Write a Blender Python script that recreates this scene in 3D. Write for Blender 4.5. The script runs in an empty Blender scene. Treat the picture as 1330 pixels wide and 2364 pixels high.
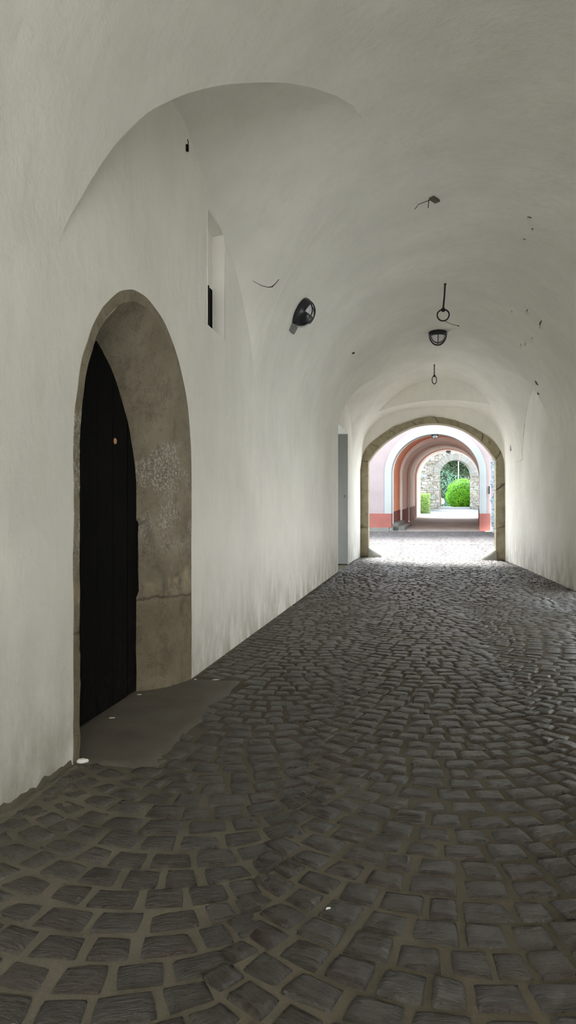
import bpy, bmesh, math, random
from mathutils import Vector, Matrix, noise
C = bpy.context.scene
COL = C.collection
PI = math.pi
R = random.Random(11)

# ------------------------------------------------------------------ camera, world, sun, exposure
YAW = math.atan(280 / 1600)
cd = bpy.data.cameras.new('camera'); cam = bpy.data.objects.new('camera', cd); COL.objects.link(cam)
cam.location = (0, 0, 1.5); cam.rotation_euler = (PI / 2, 0, YAW)
cd.sensor_fit = 'VERTICAL'; cd.sensor_height = 36; cd.lens = 36 * 1600 / 2364
cd.clip_start = .05; cd.clip_end = 500
C.camera = cam
C.view_settings.view_transform = 'Standard'; C.view_settings.look = 'None'
C.view_settings.gamma = 1; C.view_settings.use_curve_mapping = False
C.view_settings.exposure = 0.85
C.cycles.use_denoising = True
C.cycles.use_adaptive_sampling = True; C.cycles.adaptive_threshold = .1; C.cycles.adaptive_min_samples = 24
C.cycles.max_bounces = 10; C.cycles.diffuse_bounces = 7; C.cycles.glossy_bounces = 4
C.cycles.transparent_max_bounces = 8; C.cycles.sample_clamp_indirect = 8
C.cycles.caustics_reflective = True; C.cycles.caustics_refractive = False

SKY = (0.70, 0.86, 1.0); SKY_STR = 4.2
w = bpy.data.worlds.new('overcast_sky'); C.world = w; w.use_nodes = True
nt = w.node_tree; bg = nt.nodes['Background']
tc = nt.nodes.new('ShaderNodeTexCoord'); sp = nt.nodes.new('ShaderNodeSeparateXYZ'); rp = nt.nodes.new('ShaderNodeValToRGB')
nt.links.new(tc.outputs['Generated'], sp.inputs[0]); nt.links.new(sp.outputs[2], rp.inputs[0]); nt.links.new(rp.outputs[0], bg.inputs[0])
rp.color_ramp.elements[0].position = 0.0; rp.color_ramp.elements[0].color = (1.0, .99, .97, 1)
rp.color_ramp.elements[1].position = .7; rp.color_ramp.elements[1].color = (*SKY, 1)
bg.inputs[1].default_value = SKY_STR
sd = bpy.data.lights.new('sun', 'SUN'); sd.energy = 10.5; sd.angle = math.radians(22); sd.color = (1, .99, .97)
sun = bpy.data.objects.new('sun', sd); COL.objects.link(sun)
sun.rotation_euler = Vector((.05, -.72, -1)).to_track_quat('-Z', 'Y').to_euler(); sun.location = (0, 30, 25)

# ------------------------------------------------------------------ helpers
def tag(o, label=None, cat=None, group=None, kind=None):
    if label: o['label'] = label
    if cat: o['category'] = cat
    if group: o['group'] = group
    if kind: o['kind'] = kind
    return o
def empty(name, loc, rot=(0, 0, 0)):
    o = bpy.data.objects.new(name, None); COL.objects.link(o); o.location = loc; o.rotation_euler = rot
    o.empty_display_size = .1
    return o
class MB:
    def __init__(s): s.v = []; s.f = []; s.m = []; s.att = []
    def add(s, vs, fs, mi=0, t=0.5):
        b = len(s.v); s.v += [tuple(v) for v in vs]; s.att += [t] * len(vs)
        s.f += [tuple(b + i for i in f) for f in fs]; s.m += [mi] * len(fs)
        return b
    def grid(s, rows, mi=0, flip=False, t=0.5):
        n, k = len(rows), len(rows[0]); fs = []
        for i in range(n - 1):
            for j in range(k - 1):
                a, b, c, d = i * k + j, i * k + j + 1, (i + 1) * k + j + 1, (i + 1) * k + j
                fs.append((d, c, b, a) if flip else (a, b, c, d))
        s.add([p for r in rows for p in r], fs, mi, t)
    def box(s, x0, x1, y0, y1, z0, z1, mi=0, t=.5, M=None):
        vs = [Vector((x, y, z)) for z in (z0, z1) for x, y in ((x0, y0), (x1, y0), (x1, y1), (x0, y1))]
        if M: vs = [M @ v for v in vs]
        s.add(vs, [(3, 2, 1, 0), (4, 5, 6, 7), (0, 1, 5, 4), (1, 2, 6, 5), (2, 3, 7, 6), (3, 0, 4, 7)], mi, t)
    def tube(s, pts, r, n=8, mi=0, closed=False):
        pts = [Vector(p) for p in pts]; rows = []; m = len(pts)
        up = Vector((.3, .5, .81)).normalized()
        for i, p in enumerate(pts):
            a = pts[(i - 1) % m] if closed or i else pts[0]; b = pts[(i + 1) % m] if closed or i < m - 1 else pts[-1]
            d = (b - a).normalized(); u = d.cross(up)
            if u.length < 1e-3: u = d.cross(Vector((1, 0, 0)))
            u.normalize(); v = d.cross(u); up = -u.cross(d) if False else up
            rr = r[i] if isinstance(r, (list, tuple)) else r
            rows.append([p + (u * math.cos(q) + v * math.sin(q)) * rr for q in [2 * PI * k / n for k in range(n + 1)]])
        if closed: rows.append(rows[0])
        s.grid(rows, mi)
        if not closed:
            for rw in (rows[0], rows[-1]): s.add(rw[:-1], [tuple(range(n))], mi)
    def lathe(s, prof, n=24, mi=0, M=None, a0=0, a1=2 * PI):
        rows = []
        for k in range(n + 1):
            q = a0 + (a1 - a0) * k / n
            rows.append([(M @ Vector((r * math.cos(q), r * math.sin(q), z))) if M else Vector((r * math.cos(q), r * math.sin(q), z)) for r, z in prof])
        s.grid(rows, mi)
    def build(s, name, mats, parent=None, smooth=False, angle=None, origin=None, att=False, merge=None):
        me = bpy.data.meshes.new(name)
        vs = s.v
        if origin is not None:
            ox, oy, oz = origin; vs = [(x - ox, y - oy, z - oz) for x, y, z in vs]
        me.from_pydata(vs, [], s.f)
        for m in (mats if isinstance(mats, (list, tuple)) else [mats]): me.materials.append(m)
        me.polygons.foreach_set('material_index', s.m)
        if att:
            a = me.attributes.new('tone', 'FLOAT', 'POINT'); a.data.foreach_set('value', s.att)
        if merge:
            bm = bmesh.new(); bm.from_mesh(me); bmesh.ops.remove_doubles(bm, verts=bm.verts, dist=merge)
            bmesh.ops.recalc_face_normals(bm, faces=bm.faces); bm.to_mesh(me); bm.free()
        if smooth: me.polygons.foreach_set('use_smooth', [True] * len(me.polygons))
        if angle: me.set_sharp_from_angle(angle=math.radians(angle))
        me.update()
        o = bpy.data.objects.new(name, me); COL.objects.link(o)
        if origin is not None: o.location = origin
        if parent: o.parent = parent
        return o
def lerp(a, b, t): return a + (b - a) * t
def vl(a, b, t): return Vector(a).lerp(Vector(b), t)
def resample(pts, n, u0=0., u1=1.):
    pts = [Vector(p) for p in pts]; L = [0]
    for a, b in zip(pts, pts[1:]): L.append(L[-1] + (b - a).length)
    out = []
    for i in range(n):
        d = L[-1] * (u0 + (u1 - u0) * i / (n - 1)); k = 1
        while k < len(L) - 1 and L[k] < d: k += 1
        out.append(pts[k - 1].lerp(pts[k], min(1, max(0, (d - L[k - 1]) / max(1e-9, L[k] - L[k - 1])))))
    return out
def smoothpoly(pts, n=60):                          # Catmull-Rom through the points, then even spacing
    P = [Vector(p) for p in pts]; P = [P[0] * 2 - P[1]] + P + [P[-1] * 2 - P[-2]]; out = []
    for i in range(1, len(P) - 2):
        for k in range(10):
            t = k / 10; a, b, c, d = P[i - 1:i + 3]
            out.append(.5 * ((2 * b) + (c - a) * t + (2 * a - 5 * b + 4 * c - d) * t * t + (3 * b - a - 3 * c + d) * t ** 3))
    out.append(P[-2]); return resample(out, n)
def interp(tab, x):
    if x <= tab[0][0]: return tab[0][1]
    for (a, b), (c, d) in zip(tab, tab[1:]):
        if x <= c: return b + (d - b) * (x - a) / (c - a)
    return tab[-1][1]

# ------------------------------------------------------------------ materials
def mat(name, color=(.5, .5, .5), rough=.7, metal=0, spec=.5):
    m = bpy.data.materials.new(name); m.use_nodes = True; b = m.node_tree.nodes['Principled BSDF']
    b.inputs['Base Color'].default_value = (*color, 1); b.inputs['Roughness'].default_value = rough
    b.inputs['Metallic'].default_value = metal; b.inputs['Specular IOR Level'].default_value = spec
    return m
class NT:
    def __init__(s, m): s.t = m.node_tree; s.b = s.t.nodes['Principled BSDF']
    def n(s, k, **kw):
        x = s.t.nodes.new('ShaderNode' + k)
        for a, v in kw.items(): setattr(x, a, v)
        return x
    def l(s, a, b): s.t.links.new(a, b)
    def pos(s): 
        if not hasattr(s, '_p'): s._p = s.n('NewGeometry').outputs['Position']
        return s._p
    def mapping(s, vec, scale=(1, 1, 1), rot=(0, 0, 0)):
        x = s.n('Mapping'); x.inputs['Scale'].default_value = scale; x.inputs['Rotation'].default_value = rot; s.l(vec, x.inputs[0]); return x.outputs[0]
    def noise(s, vec, scale, detail=4, rough=.55):
        x = s.n('TexNoise'); x.inputs['Scale'].default_value = scale; x.inputs['Detail'].default_value = detail
        x.inputs['Roughness'].default_value = rough; s.l(vec, x.inputs['Vector']); return x.outputs['Fac']
    def ramp(s, fac, *stops):
        x = s.n('ValToRGB'); e = x.color_ramp.elements
        while len(e) < len(stops): e.new(.5)
        for i, (p, c) in enumerate(stops):
            e[i].position = p; e[i].color = (*(c if isinstance(c, tuple) else (c, c, c)), 1)
        s.l(fac, x.inputs[0]); return x.outputs[0]
    def mix(s, fac, a, b, mode='MIX'):
        x = s.n('Mix', data_type='RGBA', blend_type=mode)
        for v, i in ((fac, 0), (a, 6), (b, 7)):
            if isinstance(v, (int, float)): x.inputs[i].default_value = v
            elif isinstance(v, tuple): x.inputs[i].default_value = (*v, 1)
            else: s.l(v, x.inputs[i])
        return x.outputs[2]
    def math(s, op, a, b=0.0, clamp=False):
        x = s.n('Math', operation=op, use_clamp=clamp)
        for i, v in enumerate((a, b)):
            if isinstance(v, (int, float)): x.inputs[i].default_value = v
            else: s.l(v, x.inputs[i])
        return x.outputs[0]
    def bump(s, h, strength=.3, dist=.02, prev=None):
        x = s.n('Bump'); x.inputs['Strength'].default_value = strength; x.inputs['Distance'].default_value = dist
        s.l(h, x.inputs['Height'])
        if prev: s.l(prev, x.inputs['Normal'])
        s.l(x.outputs[0], s.b.inputs['Normal']); return x.outputs[0]
    def color(s, c): s.l(c, s.b.inputs['Base Color'])
    def z(s, a, b):                                   # 0 at height a .. 1 at height b
        q = s.n('SeparateXYZ'); s.l(s.pos(), q.inputs[0]); x = s.n('MapRange'); x.inputs['From Min'].default_value = a
        x.inputs['From Max'].default_value = b; s.l(q.outputs[2], x.inputs[0]); return x.outputs[0]

def plaster(name, base=(.84, .818, .755), dirty=True, bump=.25):
    m = mat(name, base, .82, spec=.25); g = NT(m); p = g.pos()
    n1 = g.noise(p, .9, 5); n2 = g.noise(g.mapping(p, (2.2, 2.2, .6)), 2.2, 6, .65); n3 = g.noise(p, 55, 3)
    c = g.mix(g.ramp(n1, (.35, 0.), (.7, 1.)), tuple(x * .93 for x in base), tuple(min(1, x * 1.05) for x in base))
    c = g.mix(g.math('MULTIPLY', g.ramp(n2, (.48, 0.), (.72, 1.)), .30), c, tuple(x * k for x, k in zip(base, (.86, .83, .76))))
    if dirty:
        lo = g.math('SUBTRACT', 1.0, g.z(.0, 1.15), True)
        f = g.math('MULTIPLY', g.math('POWER', lo, 1.4), g.ramp(g.noise(g.mapping(p, (1, 1, .5)), 3.5, 6, .65), (.3, .15), (.62, 1.)), True)
        c = g.mix(g.math('MULTIPLY', f, .8), c, (.27, .235, .18))
        sp_ = g.math('MULTIPLY', g.ramp(g.noise(g.mapping(p, (1, 1, .6)), 16, 6, .7), (.66, 0.), (.72, 1.)), g.ramp(g.noise(p, 1.3, 2), (.52, 0.), (.62, 1.)))
        sp_ = g.math('MULTIPLY', sp_, g.math('SUBTRACT', 1.0, g.z(1.2, 2.2), True))
        c = g.mix(g.math('MULTIPLY', sp_, .5), c, (.24, .22, .18))
    g.color(c)
    w1 = g.noise(p, 5, 5, .6); w2 = g.noise(g.mapping(p, (1, 1, .35)), 14, 4)
    b1 = g.bump(g.noise(p, 1.6, 3), .5, .05)
    b2 = g.bump(w1, bump * 1.2, .02, b1); b3 = g.bump(w2, .32, .010, b2); g.bump(n3, .28, .004, b3)
    return m
M = {}
M['plaster'] = plaster('limewashed_plaster')
M['vault'] = plaster('limewashed_vault', (.84, .818, .755), False, .35)
M['white'] = plaster('white_plaster', (.78, .79, .77), False, .2)

def stone_mat(name, c1, c2, speck=None, zr=None):
    m = mat(name, c1, .85, spec=.25); g = NT(m); p = g.pos()
    c = g.mix(g.ramp(g.noise(p, 3.2, 8, .65), (.35, 0.), (.68, 1.)), c1, c2)
    c = g.mix(g.math('MULTIPLY', g.ramp(g.noise(g.mapping(p, (1, 1, .6)), 9, 6, .7), (.50, 0.), (.70, 1.)), .6), c, tuple(x * .52 for x in c1))
    if speck:
        s_ = g.ramp(g.noise(g.mapping(p, (1, 1, .7)), 60, 5, .8), (.50, 0.), (.58, .8))
        bd = g.math('MULTIPLY', g.z(zr[0], zr[0] + .35), g.math('SUBTRACT', 1.0, g.z(zr[1] - .05, zr[1]), True), True)
        big = g.ramp(g.noise(p, 4, 3), (.42, 0.), (.55, 1.))
        c = g.mix(g.math('MULTIPLY', g.math('MULTIPLY', s_, bd), big), c, speck)
        low = g.math('SUBTRACT', 1.0, g.z(.72, .80), True)
        c = g.mix(g.math('MULTIPLY', low, .6), c, g.mix(1., c, (.66, .60, .50), 'MULTIPLY'))
        wz_ = g.n('SeparateXYZ'); g.l(p, wz_.inputs[0]); zz = g.math('ADD', wz_.outputs[2], g.math('MULTIPLY', g.math('SUBTRACT', g.noise(p, 7, 4), .5), .10))
        jt = g.math('SUBTRACT', 1.0, g.math('DIVIDE', g.math('ABSOLUTE', g.math('SUBTRACT', zz, .775)), .016), True)
        c = g.mix(g.math('MULTIPLY', jt, .75), c, (.07, .055, .038))
        hol = g.math('SUBTRACT', 1.0, g.math('DIVIDE', g.math('ABSOLUTE', g.math('SUBTRACT', zz, .95)), .16), True)
        hol = g.math('MULTIPLY', hol, g.ramp(g.noise(p, 6, 4), (.48, 0.), (.6, 1.)))
        c = g.mix(g.math('MULTIPLY', hol, .7), c, (.50, .40, .24))
        crk = g.n('TexVoronoi', feature='DISTANCE_TO_EDGE'); crk.inputs['Scale'].default_value = 1.7; wv = g.n('VectorMath', operation='ADD'); g.l(p, wv.inputs[0]); nz = g.n('TexNoise'); nz.inputs['Scale'].default_value = 5; nz.inputs['Detail'].default_value = 5; g.l(p, nz.inputs[0]); g.l(nz.outputs['Color'], wv.inputs[1]); g.l(wv.outputs[0], crk.inputs[0])
        c = g.mix(g.math('MULTIPLY', g.math('SUBTRACT', 1.0, g.math('DIVIDE', crk.outputs['Distance'], .012), True), .55), c, (.08, .065, .045))
    g.color(c)
    t = g.bump(g.noise(g.mapping(p, (4, 4, 26), (.35, 0, 0)), 5, 2), .6, .010)
    b = g.bump(g.noise(p, 12, 8, .7), .9, .03, t); g.bump(g.noise(p, 90, 3), .3, .004, b)
    return m
M['portal'] = stone_mat('portal_sandstone', (.25, .213, .15), (.345, .298, .222), (.58, .56, .50), (1.05, 2.12))
M['gate_stone'] = stone_mat('gate_sandstone', (.30, .255, .165), (.40, .355, .25))
M['guard'] = stone_mat('guard_granite', (.26, .25, .21), (.36, .35, .31))

def sett_mat():
    m = mat('slate_setts', (.07, .06, .05), .4, spec=.68); g = NT(m)
    uv = g.n('UVMap').outputs[0]; at = g.n('Attribute', attribute_name='tone').outputs['Fac']; p = g.pos()
    c = g.ramp(at, (0., (.028, .013, .007)), (.3, (.041, .025, .014)), (.55, (.036, .028, .017)), (.8, (.040, .032, .022)), (1., (.072, .054, .038)))
    c = g.mix(g.math('MULTIPLY', g.ramp(g.noise(uv, 3, 6, .65), (.4, 0.), (.7, 1.)), .55), c, (.095, .080, .062))
    dirt = g.ramp(g.noise(p, 2.2, 6, .6), (.50, 0.), (.75, 1.))
    c = g.mix(g.math('MULTIPLY', dirt, .35), c, (.105, .090, .067))
    # mortar smeared over the setts beside the left wall
    q = g.n('SeparateXYZ'); g.l(p, q.inputs[0])
    mr = g.n('MapRange'); mr.inputs['From Min'].default_value = -1.15; mr.inputs['From Max'].default_value = -1.75; g.l(q.outputs[0], mr.inputs[0])
    yf = g.n('MapRange'); yf.inputs['From Min'].default_value = 7.5; yf.inputs['From Max'].default_value = 5.5; g.l(q.outputs[1], yf.inputs[0])
    sm = g.math('MULTIPLY', mr.outputs[0], yf.outputs[0], True)
    c = g.mix(g.math('MULTIPLY', g.math('MULTIPLY', sm, g.ramp(g.noise(p, 5, 5), (.3, .5), (.6, 1.))), .75), c, (.125, .110, .082))
    g.color(c)
    g.l(g.ramp(g.noise(uv, 5, 5), (.3, .25), (.75, .44)), g.b.inputs['Roughness'])
    a = g.bump(g.noise(g.mapping(uv, (1.0, 3.4, 1), (0, 0, .25)), 2.4, 6, .62), 1.0, .035)
    g.bump(g.noise(uv, 14, 5, .65), .5, .006, a)
    return m
M['sett'] = sett_mat()
def mortar_mat(name, c1, c2, rough=.9, sc=40):
    m = mat(name, c1, rough, spec=.25); g = NT(m); p = g.pos()
    c = g.mix(g.ramp(g.noise(p, 2.5, 6), (.35, 0.), (.65, 1.)), c1, c2)
    c = g.mix(g.math('MULTIPLY', g.ramp(g.noise(p, sc * 4, 2), (.5, 0.), (.8, 1.)), .5), c, tuple(x * 1.6 for x in c2))
    g.color(c); b = g.bump(g.noise(p, 9, 6), .5, .012); g.bump(g.noise(p, sc * 3, 4), .5, .003, b); return m
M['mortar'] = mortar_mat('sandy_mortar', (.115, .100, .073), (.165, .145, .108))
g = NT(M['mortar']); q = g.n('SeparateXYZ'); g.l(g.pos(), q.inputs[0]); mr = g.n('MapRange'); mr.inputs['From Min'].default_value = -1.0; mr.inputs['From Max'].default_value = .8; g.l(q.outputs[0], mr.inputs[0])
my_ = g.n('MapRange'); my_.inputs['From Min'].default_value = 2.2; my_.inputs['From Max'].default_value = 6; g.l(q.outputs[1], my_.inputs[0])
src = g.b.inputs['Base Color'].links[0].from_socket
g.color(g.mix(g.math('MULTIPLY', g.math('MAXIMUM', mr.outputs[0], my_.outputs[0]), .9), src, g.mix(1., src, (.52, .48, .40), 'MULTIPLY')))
M['apron'] = mortar_mat('trodden_cement', (.105, .090, .070), (.140, .122, .096), .75)
M['pale_mortar'] = mortar_mat('pale_mortar', (.12, .116, .114), (.14, .137, .134))
def tone_mat(name, stops, rough=.7, bump=.5, sc=8):
    m = mat(name, (.5, .5, .5), rough, spec=.3); g = NT(m); p = g.pos()
    c = g.ramp(g.n('Attribute', attribute_name='tone').outputs['Fac'], *stops)
    c = g.mix(g.math('MULTIPLY', g.ramp(g.noise(p, sc, 6, .65), (.4, 0.), (.7, 1.)), .35), c, g.mix(1., c, (.6, .6, .58), 'MULTIPLY'))
    g.color(c); g.bump(g.noise(p, sc * 2, 6), bump, .03); return m
M['yard_sett'] = tone_mat('pale_yard_setts', [(0., (.058, .043, .040)), (.5, (.075, .060, .056)), (1., (.092, .080, .076))])
M['rubble'] = tone_mat('rubble_stone', [(0., (0.094, 0.075, 0.058)), (.3, (0.178, 0.159, 0.126)), (.6, (0.234, 0.220, 0.187)), (.8, (0.187, 0.205, 0.205)), (1., (0.272, 0.252, 0.216))], .85)
def paint(name, col, var=.06, rough=.75):
    m = mat(name, col, rough, spec=.25); g = NT(m); p = g.pos()
    g.color(g.mix(g.ramp(g.noise(p, 1.4, 6, .6), (.35, 0.), (.7, 1.)), tuple(x * (1 - var) for x in col), tuple(min(1, x * (1 + var)) for x in col)))
    g.bump(g.noise(p, 30, 4), .15, .004); return m
M['pink'] = paint('pale_pink_render', (.262, .212, .212))
M['jamb_shade'] = paint('jamb_shade', (.21, .21, .20), .06)  # darker than the plaster: the jamb's shade put into its colour
M['rubble_bed'] = mortar_mat('rubble_bed_mortar', (.12, .11, .095), (.17, .158, .14))
M['passage_floor'] = paint('worn_passage_paving', (.25, .205, .18), .2)
M['salmon'] = paint('salmon_render', (.80, .38, .235))
M['red'] = paint('red_plinth_render', (0.246, 0.084, 0.067), .12)
M['band'] = paint('white_render', (0.280, 0.297, 0.291), .03)
M['cream'] = paint('cream_render', (.80, .76, .72), .05)
M['paving'] = paint('grey_paving', (.115, .118, .12), .15)
M['bounce_ground'] = paint('pale_bounce_ground', (.54, .535, .51), .1)  # unseen ground outside, made pale to bounce daylight up into the vault
M['asphalt'] = paint('pale_street', (.16, .16, .16), .08)
M['kerb'] = paint('granite_kerb', (0.189, 0.194, 0.198), .1)
M['step'] = paint('step_stone', (0.162, 0.151, 0.135), .15)
M['outer'] = paint('outer_render', (.55, .54, .51), .06)
M['blue_white'] = paint('blue_white_roughcast', (0.230, 0.280, 0.305), .16)
M['iron'] = mat('black_iron', (.012, .012, .012), .55, .3)
M['lamp_black'] = mat('black_lamp_metal', (.008, .009, .012), .35, 0, .5)
M['grey_metal'] = mat('dull_grey_metal', (.16, .16, .15), .5, .2)
M['chrome'] = mat('bare_metal', (.62, .63, .63), .3, .9)
def frosted():
    m = mat('frosted_glass', (.72, .72, .74), .3, spec=.5); m.node_tree.nodes['Principled BSDF'].inputs['Transmission Weight'].default_value = .25; return m
M['glass'] = frosted()
def door_mat():
    m = mat('blackened_wood', (.010, .009, .008), .85, spec=.08); g = NT(m); p = g.pos()
    c = g.mix(g.ramp(g.noise(g.mapping(p, (6, 6, .8)), 5, 7, .65), (.45, 0.), (.75, 1.)), (.0018, .0016, .0016), (.007, .0055, .0045))
    lo = g.math('MULTIPLY', g.math('SUBTRACT', 1.0, g.z(0, .9), True), g.ramp(g.noise(p, 18, 6, .7), (.52, 0.), (.66, 1.)))
    g.color(g.mix(g.math('MULTIPLY', lo, .6), c, (.022, .017, .012)))
    g.bump(g.noise(g.mapping(p, (8, 8, 1)), 8, 6), .6, .008); return m
M['door'] = door_mat()
M['brass'] = mat('brass', (.62, .34, .14), .5, .3)
M['chip'] = mat('white_plaster_chip', (.72, .70, .64), .8)
M['grime'] = tone_mat('bare_mortar', [(0., (.05, .045, .035)), (1., (.22, .20, .16))], .9, .8, 30)
M['web'] = mat('dusty_thread', (.05, .045, .04), .9)
def leaf_mat(name, c1, c2, tr=.35):
    m = mat(name, c1, .5, spec=.35); g = NT(m)
    at = g.n('Attribute', attribute_name='tone').outputs['Fac']; c = g.ramp(at, (0., c1), (1., c2)); g.color(c)
    t = g.n('BsdfTranslucent'); g.l(c, t.inputs[0]); x = g.n('MixShader'); x.inputs[0].default_value = tr
    g.l(g.b.outputs[0], x.inputs[1]); g.l(t.outputs[0], x.inputs[2]); g.l(x.outputs[0], g.t.nodes['Material Output'].inputs[0]); return m
M['bush'] = leaf_mat('lime_green_leaves', (0.060, 0.252, 0.006), (0.216, 0.510, 0.012))
M['hedge'] = leaf_mat('hedge_leaves', (0.120, 0.216, 0.036), (0.252, 0.348, 0.108))
M['tree'] = leaf_mat('blue_green_leaves', (0.099, 0.226, 0.141), (0.241, 0.410, 0.283))
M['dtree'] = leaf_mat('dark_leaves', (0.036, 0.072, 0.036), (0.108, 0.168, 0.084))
M['bark'] = mat('bark', (.12, .09, .06), .9)
M['car_paint'] = mat('white_car_paint', (.75, .78, .82), .25)
M['car_glass'] = mat('dark_car_glass', (.05, .07, .10), .1)
M['tyre'] = mat('tyre', (.02, .02, .02), .8)
M['pole'] = mat('pale_pole', (.80, .80, .78), .4)

# ------------------------------------------------------------------ the passage: tapered elliptical barrel vault
xL = lambda y: -2.02 + .015 * y
xR = lambda y: 3.3 - .015 * y
SPR, RISE, CX = 2.9, 2.7, .64
def skew(s): return -.42 * min(max((s - 14) / 6.2, 0), 1)
def V(s, th, lift=0.0):
    a = 2.66 - .015 * s
    x = CX - (a - lift) * math.cos(th)
    return Vector((x, s + skew(s) * (x - CX), SPR + (RISE - lift) * math.sin(th)))
Y0, S_END = -6.5, 20.45
LUN = [((3.45, 0), (3.62, .02), (3.72, .10), (3.84, .17), (4.09, .345), (4.31, .471), (4.6, .586), (4.9, .69), (5.24, .793), (5.55, .886), (5.86, .967),
        (6.2, 1.045), (6.5, 1.10), (6.75, 1.125), (6.95, 1.13), (7.2, 1.115), (7.5, 1.075), (7.92, .989), (8.18, .90), (8.33, .80), (8.42, .68),
        (8.47, .54), (8.50, .40), (8.52, .25), (8.54, .10), (8.55, 0))]
FAR = ((16.2, 0), (16.22, .25), (16.3, .42), (16.55, .56), (17.0, .70), (17.6, .85), (18.2, .98), (18.8, 1.06), (19.3, 1.10), (19.8, 1.08), (20.1, 1.0), (20.3, .85), (20.38, .65), (20.42, .40), (20.44, .2), (20.45, 0))
def groin(s, side):
    for tab in ((LUN[0], FAR) if side == 'L' else (FAR,)):
        if tab[0][0] <= s <= tab[-1][0]: return interp(tab, s)
    return 0.0
ss = []
y = Y0
while y < S_END:
    ss.append(y); y += .25
ss += [a for t in (LUN[0], FAR) for a, b in t]
for t in (LUN[0], FAR):
    for (a, b), (c, d) in zip(t, t[1:]): ss += [lerp(a, c, .33), lerp(a, c, .66)]
ss = sorted(set(round(v, 4) for v in ss if v <= S_END)) 
cv = MB(); NT_ = 48
cv.grid([[V(s, lerp(groin(s, 'L'), PI - groin(s, 'R'), k / NT_)) for k in range(NT_ + 1)] for s in ss])
# lunettes: wall arch curve to groin curve
ARCH1 = [(3.45, 2.9), (3.52, 3.35), (3.75, 3.8), (4.1, 4.2), (4.6, 4.58), (5.1, 4.83), (5.5, 4.92), (5.85, 4.90), (6.15, 4.76), (6.48, 4.58), (6.93, 4.42), (7.44, 4.27), (7.82, 3.97), (8.13, 3.66), (8.4, 3.25), (8.55, 2.9)]
ARCHF = [(0, 2.9), (.03, 3.3), (.12, 3.8), (.26, 4.25), (.42, 4.52), (.55, 4.58), (.70, 4.45), (.84, 4.1), (.94, 3.6), (.985, 3.2), (1, 2.9)]
def lunette(gtab, side, arch, n=70, m=14, bulge=.10):
    g = resample([(a, b, 0) for a, b in gtab], n)
    gp = [V(p.x, p.y if side == 'L' else PI - p.y) for p in g]
    fx = xL if side == 'L' else xR
    wp = [Vector((fx(p[0]), p[0], p[1])) for p in arch]
    wp = resample(wp, n)
    gl, wl = len(gp), len(wp)
    rows = []
    for k in range(m + 1):
        u = k / m
        rows.append([wp[i].lerp(gp[i], u) + Vector((0, 0, bulge * 4 * u * (1 - u) * min(1, (wp[i] - gp[i]).length))) for i in range(n)])
    cv.grid(rows, flip=(side == 'R'))
lunette(LUN[0], 'L', ARCH1)
fa, fb = V(16.2, 0).y, V(20.45, 0).y
ARCHFL = [(lerp(fa, fb, a), b) for a, b in ARCHF]
ga, gb = V(16.2, PI).y, V(20.45, PI).y
ARCHFR = [(lerp(ga, gb, a), b) for a, b in ARCHF]
lunette(FAR, 'L', ARCHFL, bulge=.05); lunette(FAR, 'R', ARCHFR, bulge=.05)
# end bay: soffit A, lintel wall, soffit B
FAc = [V(20.45, PI * k / 60) for k in range(61)]
wlx = lambda y: lerp(xL(V(20.45, 0).y), -1.60, (y - V(20.45, 0).y) / (23.03 - V(20.45, 0).y))
wrx = lambda y: lerp(xR(V(20.45, PI).y), 2.91, (y - V(20.45, PI).y) / (22.17 - V(20.45, PI).y))
MTl = [(wlx(22.0), 22.0, 2.9), (-1.625, 22.03, 3.4), (-1.48, 22.1, 4.1), (-.96, 22.08, 4.67)]
MTr = [(2.33, 20.89, 4.63), (2.76, 20.8, 4.1), (2.915, 20.73, 3.4), (wrx(20.7), 20.7, 2.9)]
AI = [(-0.96, 22.08, 4.67), (-0.58, 21.94, 4.99), (-0.18, 21.8, 5.27), (0.38, 21.59, 5.46), (0.93, 21.4, 5.50), (1.46, 21.2, 5.39), (1.88, 21.05, 5.16), (2.13, 20.96, 4.92), (2.33, 20.89, 4.63)]
BF = [(-0.96, 22.08, 4.67), (-0.58, 21.94, 4.77), (-0.18, 21.8, 4.84), (0.27, 21.63, 4.88), (0.71, 21.47, 4.89), (1.14, 21.32, 4.87), (1.46, 21.2, 4.82), (1.93, 21.04, 4.73), (2.33, 20.89, 4.63)]
BB = [(-1.6, 23.03, 2.9), (-1.55, 23.02, 3.25), (-1.5, 23.01, 3.68), (-1.4, 22.99, 4.04), (-1.15, 22.94, 4.37), (-0.79, 22.87, 4.62), (-0.37, 22.79, 4.75), (0.11, 22.7, 4.82), (0.75, 22.58, 4.85),
      (1.21, 22.49, 4.83), (1.66, 22.41, 4.77), (2.1, 22.32, 4.64), (2.38, 22.27, 4.46), (2.65, 22.22, 4.17), (2.78, 22.19, 3.87), (2.86, 22.18, 3.59), (2.91, 22.17, 2.9)]
def three(c, i, j, n=16, mm=40):
    return resample(c[:i + 1], n) + resample(c[i:j + 1], mm)[1:] + resample(c[j:], n)[1:]
tFA = three(FAc, 15, 45)
tMT = resample(smoothpoly(MTl), 16) + resample(smoothpoly(AI), 40)[1:] + resample(smoothpoly(MTr), 16)[1:]
tMB = resample(smoothpoly(MTl), 16) + resample(smoothpoly(BF), 40)[1:] + resample(smoothpoly(MTr), 16)[1:]
tBB = three(BB, 5, 12)
def loft(mb, a, b, n, mi=0, flip=False): mb.grid([[p.lerp(q, k / n) for p, q in zip(a, b)] for k in range(n + 1)], mi, flip)
sb = MB(); loft(sb, tFA, tMT, 6); 
sb2 = MB(); loft(sb2, tMB, tBB, 6)
sb3 = MB(); loft(sb3, tMT[15:55], tMB[15:55], 4)
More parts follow.
